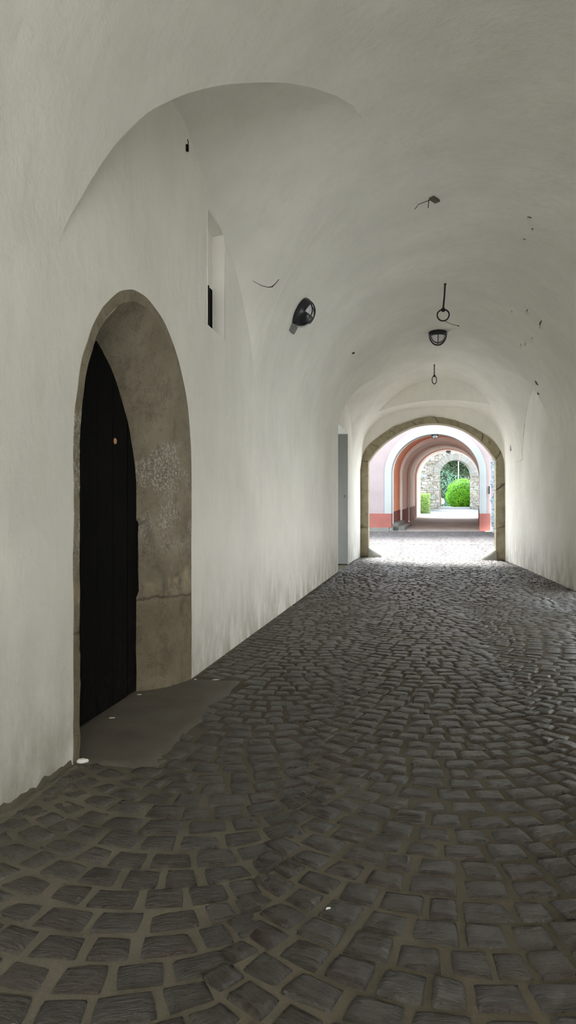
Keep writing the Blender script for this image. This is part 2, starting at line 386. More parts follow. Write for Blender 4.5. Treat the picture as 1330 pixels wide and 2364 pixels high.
ceil = cv.build('ceiling', M['vault'], smooth=True); tag(ceil, 'white limewashed barrel vault with pointed side lunettes over the cobbled passage', 'vaulted ceiling', kind='structure')
b1 = sb.build('ceiling', M['vault'], smooth=True); tag(b1, 'lit white cross arch at the far end of the vault', 'ceiling', kind='structure')
b2 = sb2.build('ceiling', M['vault'], smooth=True); tag(b2, 'lower white soffit just in front of the stone gate arch', 'ceiling', kind='structure')
b3 = sb3.build('wall_lintel', M['vault'], smooth=True); tag(b3, 'crescent of grey plaster between the two last white arches', 'wall', kind='structure')
# walls
def archz(tab, y): return interp(tab, y)
wl = MB()
def band(mb, f, ya, yb, lo, hi, dy=.25, nz=8, wob=0):
    n = max(1, int(math.ceil((yb - ya) / dy)))
    rows = []
    for i in range(n + 1):
        y = lerp(ya, yb, i / n); a, b = (lo(y) if callable(lo) else lo), (hi(y) if callable(hi) else hi)
        rows.append([Vector((f(y), y, lerp(a, b, k / nz))) for k in range(nz + 1)])
    mb.grid(rows)
DC, DW, DZS, DZA = 4.905, 1.065, 1.9, 3.10
def outO(y):
    d = min(1, abs(y - DC) / DW); return DZS + (DZA - DZS) * math.sqrt(max(0, 1 - d * d))
jag = lambda y: .012 * noise.noise(Vector((y * 9, 3, 1)))
top1 = lambda y: archz(ARCH1, y)
NY0, NY1, NZ0, NZ1 = 6.46, 7.08, 3.31, 4.43
band(wl, xL, Y0, 3.45, 0, SPR); band(wl, xL, 3.45, DC - DW, 0, top1, .04)
band(wl, xL, DC - DW, DC + DW, lambda y: outO(y), top1, .015)
band(wl, xL, DC + DW, NY0, 0, top1, .1)
band(wl, xL, NY0, NY1, 0, NZ0, .1); band(wl, xL, NY0, NY1, NZ1, lambda y: max(NZ1, top1(y)), .05)
band(wl, xL, NY1, 8.55, 0, top1, .05)
RY0, RY1, RZ = 17.35, 19.72, 3.72
YL = V(S_END, 0).y
aL = lambda y: archz(ARCHFL, y) if fa < y < fb else SPR
band(wl, xL, 8.55, fa, 0, SPR); band(wl, xL, fa, RY0, 0, aL, .04)
band(wl, xL, RY0, RY1, RZ, lambda y: max(RZ + .001, aL(y)), .05); band(wl, xL, RY1, YL, 0, aL, .04)
band(wl, lambda y: lerp(xL(YL), -1.60, (y - YL) / (23.03 - YL)), YL, 23.03, 0, SPR)
# splayed niche reveal
def P(x, y, z): return Vector((x, y, z))
nx = xL(6.8); nb = nx - .13
o4 = [P(nx, NY0, NZ0), P(nx, NY1, NZ0), P(nx, NY1, NZ1), P(nx, NY0, NZ1)]
i4 = [P(nb, NY0 + .02, NZ0 + .03), P(nb, NY1 - .01, NZ0 + .03), P(nb, NY1 - .01, NZ1 - .03), P(nb, NY0 + .02, NZ1 - .03)]
for k in range(4): wl.grid([[o4[k].lerp(o4[(k + 1) % 4], t / 6) for t in range(7)], [i4[k].lerp(i4[(k + 1) % 4], t / 6) for t in range(7)]], flip=True)
# far doorway recess, its open back added to let daylight in
rx = xL(18.5); rb = rx - 2.4
wl.grid([[P(xL(RY0), RY0, 0), P(xL(RY0), RY0, RZ)], [P(rb, RY0, 0), P(rb, RY0, RZ)]])
wl.grid([[P(xL(RY0), RY0, RZ), P(xL(RY1), RY1, RZ)], [P(rb, RY0, RZ), P(rb, RY1, RZ)]])
wall_l = wl.build('wall_left', M['plaster'], smooth=True, angle=35)
tag(wall_l, 'long white limewashed wall left of the cobbles with arched stone doorway', 'wall', kind='structure')
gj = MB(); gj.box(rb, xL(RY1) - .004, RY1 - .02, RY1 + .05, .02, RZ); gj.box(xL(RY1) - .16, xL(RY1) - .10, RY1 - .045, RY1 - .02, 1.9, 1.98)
gjo = gj.build('door_3', M['jamb_shade']); tag(gjo, 'lining of the side doorway at the far left, its grey standing in for shade', 'door', kind='structure')
wr = MB(); YR = V(S_END, PI).y
RW = [(8.0, 10.2), (11.5, 13.7)]                                    # unseen side arches, added to let daylight into the passage
def ro(y):
    for a, b in RW:
        if a <= y <= b: return 1.1 + 1.15 * math.sqrt(max(0, 1 - ((y - (a + b) / 2) / ((b - a) / 2)) ** 2))
    return 0
prev = Y0
for a, b in RW:
    band(wr, xR, prev, a, 0, SPR); band(wr, xR, a, b, lambda y: min(SPR - .02, ro(y)), SPR, .05); prev = b
band(wr, xR, prev, ga, 0, SPR)
aR = lambda y: archz(ARCHFR, y) if ga < y < gb else SPR
band(wr, xR, ga, YR, 0, aR, .04)
band(wr, lambda y: lerp(xR(YR), 2.91, (y - YR) / (22.17 - YR)), YR, 22.17, 0, SPR)
for a, b in RW:                                                   # reveals of the added side arches
    ys = [lerp(a, b, k / 40) for k in range(41)]
    pr = [P(xR(y), y, min(SPR - .02, ro(y))) for y in ys]; pr = [P(xR(a), a, 0)] + pr + [P(xR(b), b, 0)]
    wr.grid([pr, [p + P(.55, 0, 0) for p in pr]])
wall_r = wr.build('wall_right', M['plaster'], smooth=True, angle=35)
tag(wall_r, 'white limewashed wall right of the cobbles, stained brown at its foot', 'wall', kind='structure')

# unseen shell of walls and roof round the vault, added against light leaks
ms = MB()
fl_ = lambda y: xL(y) - 2.4
band(ms, fl_, Y0, RY0, 0, 6.5); band(ms, fl_, RY0, RY1, 2.5, 6.5); band(ms, fl_, RY1, 23.3, 0, 6.5)
ms.grid([[P(-4.5, Y0, 6.5), P(-4.5, 23.3, 6.5)], [P(4.0, Y0, 6.5), P(4.0, 23.3, 6.5)]])
prev = Y0; fo5 = lambda y: xR(y) + .55
for a, b in RW:
    band(ms, fo5, prev, a, 0, 6.5); band(ms, fo5, a, b, lambda y: min(SPR - .02, ro(y)), 6.5, .05); prev = b
band(ms, fo5, prev, 23.3, 0, 6.5)
nf = [P(xL(Y0), Y0, 0)] + [V(Y0, PI * k / 30) for k in range(31)] + [P(xR(Y0), Y0, 0)]
nfo = [P(-4.45, Y0, 0)] + [P(lerp(-4.45, 3.95, k / 30) if 8 < k < 22 else (-4.45 if k <= 8 else 3.95), Y0, 6.5 if 7 < k < 23 else lerp(0, 6.5, min(k, 30 - k) / 8)) for k in range(31)] + [P(3.95, Y0, 0)]
ms.grid([nf, nfo])
mo = ms.build('wall_leak_shell', M['outer']); tag(mo, 'unseen outer shell of the vaulted passage, added to stop light leaks', 'wall', kind='structure')

# ------------------------------------------------------------------ stone gate arch at the end
SO = [(-1.64, 23.18, 0), (-1.64, 23.18, 1.1), (-1.62, 23.18, 2.2), (-1.64, 23.18, 3.23), (-1.49, 23.15, 3.52), (-1.2, 23.1, 3.82), (-0.76, 23.02, 4.14), (-0.29, 22.93, 4.37), (0.24, 22.83, 4.51), (0.73, 22.73, 4.55), (1.21, 22.64, 4.48), (1.62, 22.56, 4.33),
      (1.96, 22.5, 4.18), (2.35, 22.42, 3.92), (2.61, 22.38, 3.68), (2.81, 22.34, 3.45), (2.9, 22.32, 3.12), (2.93, 22.31, 2.0), (2.94, 22.31, 1.0), (2.94, 22.31, 0)]
SI = [(-1.34, 23.13, 0), (-1.34, 23.13, 1.1), (-1.34, 23.13, 2.2), (-1.34, 23.13, 3.17), (-1.12, 23.08, 3.47), (-0.76, 23.02, 3.81), (-0.29, 22.93, 4.1), (0.14, 22.85, 4.28), (0.66, 22.75, 4.35), (1.15, 22.65, 4.3), (1.62, 22.56, 4.14), (2.02, 22.49, 3.88),
      (2.35, 22.42, 3.56), (2.65, 22.37, 3.13), (2.65, 22.37, 2.0), (2.65, 22.37, 1.0), (2.65, 22.37, 0)]
def arch3(c, i, j, n=14, m=50): return resample(c[:i + 1], n) + resample(smoothpoly(c[i:j + 1], 120), m)[1:] + resample(c[j:], n)[1:]
tSO = arch3(SO, 3, 15); tSI = arch3(SI, 3, 13)
tBBf = resample([(-1.6, 23.03, 0), (-1.6, 23.03, 2.9)], 14) + resample(smoothpoly(BB, 120), 50)[1:] + resample([(2.91, 22.17, 2.9), (2.91, 22.17, 0)], 14)[1:]
tSOj = [p + Vector((noise.noise(p * 3) * .03, 0, noise.noise(p * 3 + Vector((5, 5, 5))) * .03)) for p in tSO]
ty = MB(); loft(ty, tBBf, tSOj, 3)
tym = ty.build('wall_far', M['vault'], smooth=False); tag(tym, 'white end wall around the stone gate arch', 'wall', kind='structure')
YV = Vector((.012, .46, 0))
ga_ = MB(); nseg = len(tSI)
# separate voussoirs and jamb blocks inside one arch, each a little proud of the next
cuts = [0, 4, 9, 13, 19, 26, 33, 40, 47, 55, 62, 66, 71, nseg - 1]
for ci, (a, b) in enumerate(zip(cuts, cuts[1:])):
    dp = R.uniform(-.02, .02); t = R.random()
    o = [p + Vector((0, dp - .03, 0)) for p in tSOj[a:b + 1]]; i_ = [p + Vector((0, dp - .03, 0)) for p in tSI[a:b + 1]]
    if len(o) > 2:
        o[0] = o[0].lerp(o[1], .12); o[-1] = o[-1].lerp(o[-2], .12); i_[0] = i_[0].lerp(i_[1], .12); i_[-1] = i_[-1].lerp(i_[-2], .12)
    back_o = [p + YV for p in o]; back_i = [p + YV for p in i_]
    ga_.grid([o, [p.lerp(q, .5) + Vector((0, -.012, 0)) for p, q in zip(o, i_)], i_, back_i], 0, False, t)
    ga_.grid([back_o, o], 0, False, t)
    for e in (0, -1): ga_.add([o[e], i_[e], back_i[e], back_o[e]], [(0, 1, 2, 3)], 0, t)
ga_.grid([[p + Vector((0, .03, 0)) for p in tSOj], [p + Vector((0, .03, 0)) + (q - p) * .96 for p, q in zip(tSOj, tSI)], [p + YV + (p - p) for p in [a + (b - a) * .96 for a, b in zip(tSOj, tSI)]]], 0)
gate = ga_.build('stone_arch', M['gate_stone'], smooth=True, angle=40, origin=(.65, 22.8, 0))
tag(gate, 'weathered ochre sandstone gate arch closing the far end of the white passage', 'stone arch')
def guard(cx, cy, sx, label):
    g = MB(); rows = []
    for k in range(13):
        u = k / 12; q = u * PI
        rows.append([Vector((cx + sx * .46 * (1 - (z / .34) ** 1.6) * math.sin(q) * (1 + .10 * noise.noise(Vector((cx, u * 3, z * 5)))), cy - .26 * math.cos(q) * (1 - .55 * z / .34), z)) for z in [.34 * j / 8 for j in range(9)]])
    g.grid(rows, flip=sx < 0); o = g.build('guard_stone', M['guard'], smooth=True, origin=(cx, cy, 0))
    tag(o, label, 'guard stone', 'guard stones at the foot of the gate arch')
guard(-1.33, 23.18, 1, 'rounded worn guard stone at the left foot of the far stone arch')
guard(2.66, 22.45, -1, 'rounded worn guard stone at the right foot of the far stone arch')

# ------------------------------------------------------------------ floors with real setts
def ground(Y):
    if Y < 23.3: return 0.0
    if Y < 34.6: return .565 * (Y - 23.3) / 11.3
    return .565 + .0355 * (Y - 34.6)
def pave(mb, lanes, y0, y1, pitch, keep, detail, zf, gap=.016, sw=.16, uvs=None, relief=1.0):
    for xc, hw, kind in lanes:
        Rr = hw / math.sin(math.radians(38)) if kind == 'arc' else 1e9
        c = int((y1 - y0) / pitch) + 8
        for k in range(-6, c):
            yb = y0 + k * pitch
            ll, rl = -hw - (.045 if kind == 'arc' else 0) + R.uniform(-.03, .03), hw + (.045 if kind == 'arc' else 0) + R.uniform(-.03, .03)
            u = ll - R.random() * sw * .6
            while u < rl:
                wd = sw * R.choice((.72, .9, 1, 1, 1.08, 1.15, 1.25)); u0, u1 = max(u, ll), min(u + wd, rl); u += wd
                if u1 - u0 < sw * .3: continue
                def bp(uu, vv):
                    if kind != 'arc': return (xc + uu, yb + vv * pitch)
                    ph = uu / hw * math.radians(38); 
                    x = Rr * math.sin(ph); yy = Rr * (1 - math.cos(ph)); h = (vv - .5) * pitch * math.cos(ph)
                    return (xc + x - math.sin(ph) * h, yb + .5 * pitch + yy + math.cos(ph) * h)
                mx, my = bp((u0 + u1) / 2, .5)
                if my < y0 or my > y1 or not keep(mx, my): continue
                dt = detail(mx, my); j = lambda: R.uniform(-.007, .007) * (pitch / .16)
                g = gap * R.uniform(.7, 1.4) / 2
                q = []
                ph = 0 if kind != 'arc' else (u0 + u1) / 2 / hw * math.radians(38)
                vg = g * .8 / pitch
                for uu, vv in ((u0 + g, vg), (u1 - g, vg), (u1 - g, 1 - vg), (u0 + g, 1 - vg)):
                    x, yy = bp(uu, vv); q.append((x + j(), yy + j()))
                g1 = {3: [0, .06, .2, .4, .6, .8, .94, 1], 2: [0, .09, .5, .91, 1], 1: [0, .12, .88, 1]}[dt]
                n = len(g1); tone = min(1, max(0, R.gauss(.5, .27))); dz = R.uniform(-.004, .005) * relief
                tx, tyy = R.uniform(-.05, .05) * relief, R.uniform(-.07, .07) * relief; rx_, ry_ = R.uniform(0, 50), R.uniform(0, 50)
                vs = []; base = zf(my)
                for a in g1:
                    for b in g1:
                        ca, cb = abs(a - .5) * 2, abs(b - .5) * 2
                        rr_ = 1 - .07 * (ca * cb) ** 3
                        aa, bb = .5 + (a - .5) * rr_, .5 + (b - .5) * rr_
                        x = (q[0][0] * (1 - aa) + q[1][0] * aa) * (1 - bb) + (q[3][0] * (1 - aa) + q[2][0] * aa) * bb
                        yy = (q[0][1] * (1 - aa) + q[1][1] * aa) * (1 - bb) + (q[3][1] * (1 - aa) + q[2][1] * aa) * bb
                        if dt == 3:
                            wv = noise.noise(Vector((x * 11 + rx_, yy * 11, 0)))
                            if max(ca, cb) > .5: x += wv * .006; yy += noise.noise(Vector((x * 13, yy * 13 + ry_, 4))) * .006
                        e = max(ca, cb)
                        z = zf(yy)
                        if e > .999: z -= .022 * relief
                        elif e > .8: z += (-.001 + dz) * relief
                        else: z += (.006 + dz) * relief + (.008 * noise.noise(Vector((x * 12 + rx_, yy * 30, 2))) if dt >= 2 else 0)
                        z += (a - .5) * tx * .16 + (b - .5) * tyy * .16
                        vs.append((x, yy, z))
                fs = [(i * n + jj, i * n + jj + n, i * n + jj + n + 1, i * n + jj + 1) for i in range(n - 1) for jj in range(n - 1)]
                mb.add(vs, fs, 1, tone)
                if uvs is not None:
                    uvs += [(b * pitch / .16 + rx_ if False else a * (u1 - u0) / .16 + rx_, b + ry_) for a in g1 for b in g1]
fl = MB(); uvs = []
# mortar bed
bed = []
yy = Y0
while yy < 23.6:
    st = .05 if yy < 6 else .12 if yy < 12 else .4
    bed.append([Vector((x, yy, -.007 + .005 * noise.noise(Vector((x * 4, yy * 4, 0))) + (.0065 * min(1, max(0, (-1.25 - x) / .4)) * min(1, max(0, (7 - yy) / 1.5))))) for x in [-2.6 + 6.1 * k / 90 for k in range(91)]])
    yy += st
fl.grid(bed, 0); uvs += [(v[0], v[1]) for v in fl.v]
APR = lambda x, y: not (x < -1.5 - .05 * math.sin(y * 5) and 3.86 < y < 6.0) 
keep = lambda x, y: APR(x, y) and xL(y) + .03 < x < xR(y) - .02
det = lambda x, y: 3 if y < 7.0 else 2 if y < 12 else 1
pave(fl, [(-2.0, .35, 'flat'), (-.95, .72, 'arc'), (.31, .56, 'arc'), (1.43, .56, 'arc')][:0] + [(-1.98, .13, 'flat'), (-1.22, .63, 'arc'), (.15, .74, 'arc'), (1.63, .74, 'arc'), (2.80, .42, 'flat')], .9, 23.5, .155, keep, det, lambda y: 0, uvs=uvs)
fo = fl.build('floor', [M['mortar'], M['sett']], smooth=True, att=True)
uvl = fo.data.uv_layers.new(name='UVMap'); li = [0] * len(fo.data.loops); fo.data.loops.foreach_get('vertex_index', li)
flat = []
for i in li: flat += uvs[i]
uvl.data.foreach_set('uv', flat)
tag(fo, 'dark worn slate setts laid in arcs down the vaulted passage', 'cobbled floor', kind='structure')
# unseen outside ground, pale to bounce light in, and the cement apron at the portal
ap = MB(); rows = []
for i in range(50):
    y = 3.84 + 2.14 * i / 49; edge = -1.47 + .06 * noise.noise(Vector((y * 3, 0, 0)))
    rows.append([Vector((lerp(-2.45, edge, k / 24), y, .011 + .006 * noise.noise(Vector((k * .2, y * 2.5, 7))) - (.02 if k == 24 or i in (0, 49) else 0))) for k in range(25)])
ap.grid(rows); apo = ap.build('door_apron', M['apron'], smooth=True, origin=(-1.9, 4.9, 0)); tag(apo, 'smooth brown cement apron on the floor before the dark doorway', 'threshold')
gn = MB(); gn.grid([[P(-14, -16, -.03), P(16, -16, -.03)], [P(-14, -6.4, -.03), P(16, -6.4, -.03)]])
gn.grid([[P(-16, 12, -.02), P(-1.7, 12, -.02)], [P(-16, 23.2, -.02), P(-1.7, 23.2, -.02)]])
gn.grid([[P(3.0, -3.1, -.02), P(16, -3.1, -.02)], [P(3.0, 22.0, -.02), P(16, 22.0, -.02)]])
go = gn.build('floor', M['bounce_ground']); tag(go, 'unseen ground outside the passage, made pale to bounce light into the vault', 'paving', kind='structure')

# ------------------------------------------------------------------ stone portal with black door, left wall
dr = empty('door_1', (-2.2, 4.8, 0)); tag(dr, 'black wooden door deep in a pointed sandstone portal on the left', 'door', kind='structure')
def outline(c, w, zs, za, x, n=54, p=2., q=.5, jitter=0, seed=0):
    pts = [Vector((x, c - w, zs * k / 17)) for k in range(17)]
    for k in range(n + 1):
        s = -math.cos(PI * k / n)
        s = math.copysign(abs(s) ** 1., s)
        f = max(0, 1 - abs(s) ** p) ** q
        pts.append(Vector((x, c + w * s, zs + (za - zs) * f)))
    pts += [Vector((x, c + w, zs * (16 - k) / 17)) for k in range(17)]
    return [v + Vector((0, noise.noise(v * 6 + Vector((seed, 0, 0))) * jitter, noise.noise(v * 6 + Vector((0, seed, 0))) * jitter)) for v in pts]
wx = xL(4.9)
oO = outline(4.905, 1.075, 1.9, 3.11, wx + .004, jitter=.014, seed=2)
oF = outline(4.90, 1.00, 1.9, 3.03, wx + .004, jitter=.008, seed=2)
oM = outline(4.78, .85, 1.85, 2.93, wx - .09, p=1.7, q=.56, jitter=.008, seed=5)
oI = outline(4.71, .73, 1.70, 2.74, wx - .29, p=1.4, q=.6, jitter=.010, seed=8)
for a in (oO, oF, oM, oI):
    for v in a: v.x += (v.y - 4.9) * .015
fr = MB()
def sub(a, b, n, fn=None):
    rows = []
    for k in range(n + 1):
        rows.append([p.lerp(q, k / n) for p, q in zip(a, b)])
    if fn: rows = [[fn(p, k / n) for p in r] for k, r in enumerate(rows)]
    return rows
def erode(p, u):
    p = p.copy(); nrm = Vector((.55, -.83, 0)) if p.y > 4.8 else Vector((.3, .95, 0))
    d = .010 * noise.noise(p * 7) + .005 * noise.noise(p * 25)
    if abs(p.z - .78) < .02: d -= .014
    if p.y > 4.8 and .80 < p.z < 1.42 and u > .1:            # eroded hollow on the far jamb
        edge = interp([(.80, -.3), (1.0, .12), (1.2, .35), (1.42, .62)], p.z)
        if u > edge: d -= .05 * min(1, (u - edge) * 6)
    return p + nrm * d
fine = lambda c, n=170: resample(c, n)
oO, oF, oM, oI = [fine(c) for c in (oO, oF, oM, oI)]
fr.grid(sub(oO, oF, 3)); fr.grid(sub(oF, oM, 6, lambda p, u: erode(p, u * .2)));
g_ = sub(oM, oI, 14, erode); fr.grid(g_)
fr.grid([oO, [p + Vector((-.3, 0, 0)) for p in oO]], flip=True)
fro = fr.build('door_frame', M['portal'], smooth=True, angle=21, merge=.0005)
fro.parent = dr; fro.matrix_parent_inverse = dr.matrix_basis.inverted(); tag(fro, 'worn beige sandstone door surround')
lf = MB()
ly0, ly1, lx = 3.9, 5.55, wx - .285
npl = 6
for k in range(npl):
    a, b = lerp(ly0, ly1, k / npl) + .003, lerp(ly0, ly1, (k + 1) / npl) - .003
    lf.box(lx - .05, lx - R.uniform(0, .006), a, b, .015 + R.uniform(0, .01), 2.85)
lf.box(lx - .09, lx - .045, ly0, ly1, .01, 2.85)
lo_ = lf.build('door_leaf', M['door']); lo_.parent = dr; lo_.matrix_parent_inverse = dr.matrix_basis.inverted()
pl_ = MB(); pl_.lathe([(0, .008), (.021, .007), (.024, 0)], 18, M=Matrix.Translation((lx + .001, 5.02, 2.045)) @ Matrix.Rotation(PI / 2, 4, 'Y'))
plo = pl_.build('lock_plate', M['brass'], smooth=True); plo.parent = lo_; plo.matrix_parent_inverse = Matrix.Identity(4); tag(plo, 'small round brass lock plate')

# niche window
wn = empty('window_1', (nb, 6.7, NZ0)); tag(wn, 'narrow splayed window slit in the left wall under the lunette', 'window', kind='structure')
def wpart(mb, nm, mt):
    o = mb.build(nm, mt); o.parent = wn; o.matrix_parent_inverse = wn.matrix_basis.inverted(); return o
q = MB(); q.box(nb - .03, nb - .002, NY0, NY1, 3.84, NZ1); wpart(q, 'back_panel', M['plaster'])
q = MB(); q.box(nb - .03, nb - .002, NY0, NY1, NZ0, 3.84); wpart(q, 'pane', M['door'])
q = MB()
for yb in (6.6, 6.75, 6.9): q.box(nb - .002, nb + .012, yb, yb + .018, NZ0 + .03, 3.84)
wpart(q, 'window_bars', M['iron'])

# ------------------------------------------------------------------ lamps
def hoop(mb, r, h, off, along='y', n=16, rad=.0085, full=PI):
    pts = []
    for k in range(n + 1):
        q = -PI / 2 + PI * k / n
        c, s_ = math.sin(q) * r, math.cos(q) * h
        pts.append((c, off, .045 + s_) if along == 'y' else (off, c, .045 + s_))
    mb.tube(pts, rad, 6)
def bulkhead(root, Mx, hood):
    """local z points out of the vault, local y along the passage"""
    b = MB(); b.lathe([(.0, 0), (.17, 0), (.185, .012), (.185, .055), (.165, .07), (.15, .07)], 32, M=Mx); bo = b.build('lamp_base', M['lamp_black'], smooth=True, angle=40)
    d = MB(); d.lathe([(.15 * math.cos(q), .06 + .115 * math.sin(q)) for q in [PI / 2 * k / 10 for k in range(11)]], 28, M=Mx); do = d.build('glass_dome', M['glass'], smooth=True)
    c = MB()
    def tr(mb):
        mb.v = [tuple(Mx @ Vector(v)) for v in mb.v]
    for off in (-.085, 0, .085):
        r = math.sqrt(.172 ** 2 - off ** 2); hoop(c, r, .15 * r / .165, off)
    hoop(c, .172, .155, 0, 'x')
    tr(c); co = c.build('lamp_cage', M['lamp_black'], smooth=True)
    parts = [bo, do, co]
    if hood:
        dome = lambda az, el, rr=.176, hh=.150: Mx @ Vector((rr * math.cos(el) * math.cos(az), rr * math.cos(el) * math.sin(az), .05 + hh * math.sin(el)))
        def shell(a0, a1, e0, e1, mt, nm, rr=.178, hh=.152):
            s_ = MB(); rows = []
            for k in range(15):
                az = math.radians(lerp(a0, a1, k / 14)); rows.append([dome(az, math.radians(lerp(e0, e1, j / 10)), rr, hh) for j in range(11)])
            rin = [[p + (Mx @ Vector((0, 0, .05)) - p) * .05 for p in r] for r in rows]
            s_.grid(rows); s_.grid(rin); s_.grid([[r[0] for r in rows], [r[0] for r in rin]]); s_.grid([[r[-1] for r in rows], [r[-1] for r in rin]])
            s_.grid([rows[0], rin[0]]); s_.grid([rows[-1], rin[-1]])
            return s_.build(nm, M[mt], smooth=True, angle=50)
        inv = Mx.inverted(); cl = inv @ Vector((0, 0, 1.5)); dl = inv.to_3x3() @ Vector((0, 0, -1))
        azc = math.degrees(math.atan2(cl.y, cl.x)); azd = math.degrees(math.atan2(dl.y, dl.x)); sg_ = 1 if ((azd - azc + 180) % 360 - 180) > 0 else -1
        A = lambda t: azc + sg_ * t
        parts.append(shell(A(-8), A(72), 0, 86, 'lamp_black', 'lamp_shield'))
        parts.append(shell(A(-75), A(-8), 0, 24, 'lamp_black', 'lamp_shield', .180, .154))
        parts.append(shell(A(70), A(135), 0, 62, 'chrome', 'lamp_shield', .184, .158)); parts[-1]['label'] = 'bare shiny metal shield'
        jb = MB(); jb.box(-.27, -.14, -.09, .06, -.02, .06, M=Mx); parts.append(jb.build('junction_box', M['grey_metal']))
    for p in parts:
        p.parent = root; p.matrix_parent_inverse = root.matrix_basis.inverted()
p0 = V(16.1, PI / 2)
r_ = empty('ceiling_lamp', p0); tag(r_, 'black caged bulkhead lamp on the vault crown between the two hanging rings', 'lamp', 'caged bulkhead lamps of the passage')
bulkhead(r_, Matrix.Translation(p0) @ Matrix.Rotation(PI, 4, 'Y') @ Matrix.Diagonal((1.12, 1.12, 1.55, 1)), False)
def vframe(s, th, up=None, lift=0.0):
    p = V(s, th); e = 1e-3
    du = (V(s + e, th) - p).normalized(); dv = (V(s, th + e) - p).normalized(); n = du.cross(dv).normalized()
    if n.dot(Vector((CX, s, 2.5)) - p) < 0: n = -n
    x = du.cross(n).normalized()       # x = towards crown or springing
    if x.z > 0: pass
    yv = n.cross(x).normalized()
    m = Matrix((x, yv, n)).transposed().to_4x4(); m.translation = p + n * lift
    return m
Mw = vframe(9.55, .545)
if Mw.col[0].z < 0: Mw = Mw @ Matrix.Rotation(PI, 4, 'Z')
r_ = empty('wall_lamp', Mw.translation); tag(r_, 'black shielded bulkhead lamp on the left haunch of the vault beyond the lunette', 'lamp', 'caged bulkhead lamps of the passage')
bulkhead(r_, Mw @ Matrix.Scale(1.12, 4), True)

# ------------------------------------------------------------------ hanging rings
def ring_hook(s, th, rod, rr, rz, rad, label, tail=False, lean=0):
    p = V(s, th); t = empty('hanging_ring', p); tag(t, label, 'iron ring', 'iron rings hanging from the vault crown')
    def put(mb, nm, **k):
        o = mb.build(nm, M['iron'], smooth=True); o.parent = t; o.matrix_parent_inverse = t.matrix_basis.inverted(); return o
    b = MB(); e = p + Vector((lean, 0, -rod))
    b.tube([p + Vector((0, 0, .03)), p + Vector((lean * .3, 0, -rod * .4)), e], [rad * 1.1, rad, rad * 1.1]); b.tube([p + Vector((0, 0, .02)), p + Vector((0, 0, -.02))], [.035, .018], 10)
    b.tube([e + Vector((rad * 1.6 * math.cos(q), 0, rad * 1.6 * math.sin(q) - rad)) for q in [2 * PI * k / 12 for k in range(12)]], rad, 6, closed=True)
    put(b, 'rod')
    c = MB(); cc = e + Vector((0, 0, -rz - rad * .5))
    c.tube([cc + Vector((rr * math.cos(q) * (1 + .03 * math.sin(3 * q)), .01 * math.sin(q), rz * math.sin(q))) for q in [2 * PI * k / 28 for k in range(28)]], rad * .8, 8, closed=True)
    put(c, 'ring')
    if tail:
        w_ = MB(); a = cc + Vector((.03, 0, -rz)); w_.tube([a + Vector((-.02, 0, .01)), a + Vector((.04, 0, -.025)), a + Vector((.13, 0, -.07)), a + Vector((.24, 0, -.10))], .0045, 5)
        w_.tube([a + Vector((.225, 0, -.097)), a + Vector((.25, 0, -.103))], [.009, .009], 6); put(w_, 'wire_tail')
ring_hook(12.75, 1.569, .45, .105, .105, .016, 'larger black iron ring on a rod, wire end dangling, nearest on the vault crown', True, -.035)
ring_hook(19.72, 1.591, .30, .060, .115, .014, 'smaller narrow black iron ring on a rod near the far end of the vault')

# ------------------------------------------------------------------ small fittings on the vault
Mb = vframe(9.21, 1.444); root = empty('junction_box', Mb.translation); tag(root, 'small dark rusted junction box with loose wires on the vault above', 'junction box')
bb = MB(); Mz = Mb @ Matrix.Rotation(.5, 4, 'Z'); bb.box(-.035, .035, -.085, .085, -.01, .03, M=Mz); 
bb.box(-.026, .026, -.07, .07, .03, .036, M=Mz)
bo = bb.build('box_body', M['grime'], att=True); bo.parent = root; bo.matrix_parent_inverse = root.matrix_basis.inverted()
bw = MB(); pt = Mb.translation
bw.tube([pt + Vector((-.06, 0, -.02)), pt + Vector((-.13, .02, -.03)), pt + Vector((-.2, 0, -.06)), pt + Vector((-.25, -.02, -.13))], .004, 5)
bw.tube([pt + Vector((-.07, -.02, -.02)), pt + Vector((-.075, -.03, -.07)), pt + Vector((-.08, -.03, -.13))], .005, 5)
bo = bw.build('loose_wire', M['iron'], smooth=True); bo.parent = root; bo.matrix_parent_inverse = root.matrix_basis.inverted()
pg = MB(); px_ = xL(5.85); pg.box(px_ - .01, px_ + .022, 5.84, 5.856, 4.67, 4.73)
pg.tube([(px_ + .015, 5.848, 4.72), (px_ + .02, 5.848, 4.75), (px_ + .012, 5.848, 4.775)], .004, 6)
o = pg.build('iron_peg', M['iron'], origin=(px_, 5.85, 4.7)); tag(o, 'short black iron peg high on the wall at the top of the lunette', 'peg')
pp = MB(); pp.box(2.90, 2.945, 20.96, 21.06, 3.28, 3.46); o = pp.build('wall_plate', M['grey_metal'], origin=(2.9, 21, 3.4)); tag(o, 'small dark plate on the white right pier near the gate arch', 'wall plate')
cw = MB(); A_ = [(-1.822, 7.803, 4.195), (-1.748, 7.816, 4.15), (-1.684, 7.827, 4.115), (-1.611, 7.84, 4.095), (-1.561, 7.848, 4.1), (-1.522, 7.855, 4.135), (-1.482, 7.862, 4.185)]
cw.tube(A_, [.002, .0025, .0035, .004, .008, .005, .004], 5); o = cw.build('cobweb_strand', M['web'], smooth=True, origin=A_[3]); tag(o, 'dusty dark cobweb strand sagging across the lunette beside the lamp', 'cobweb')

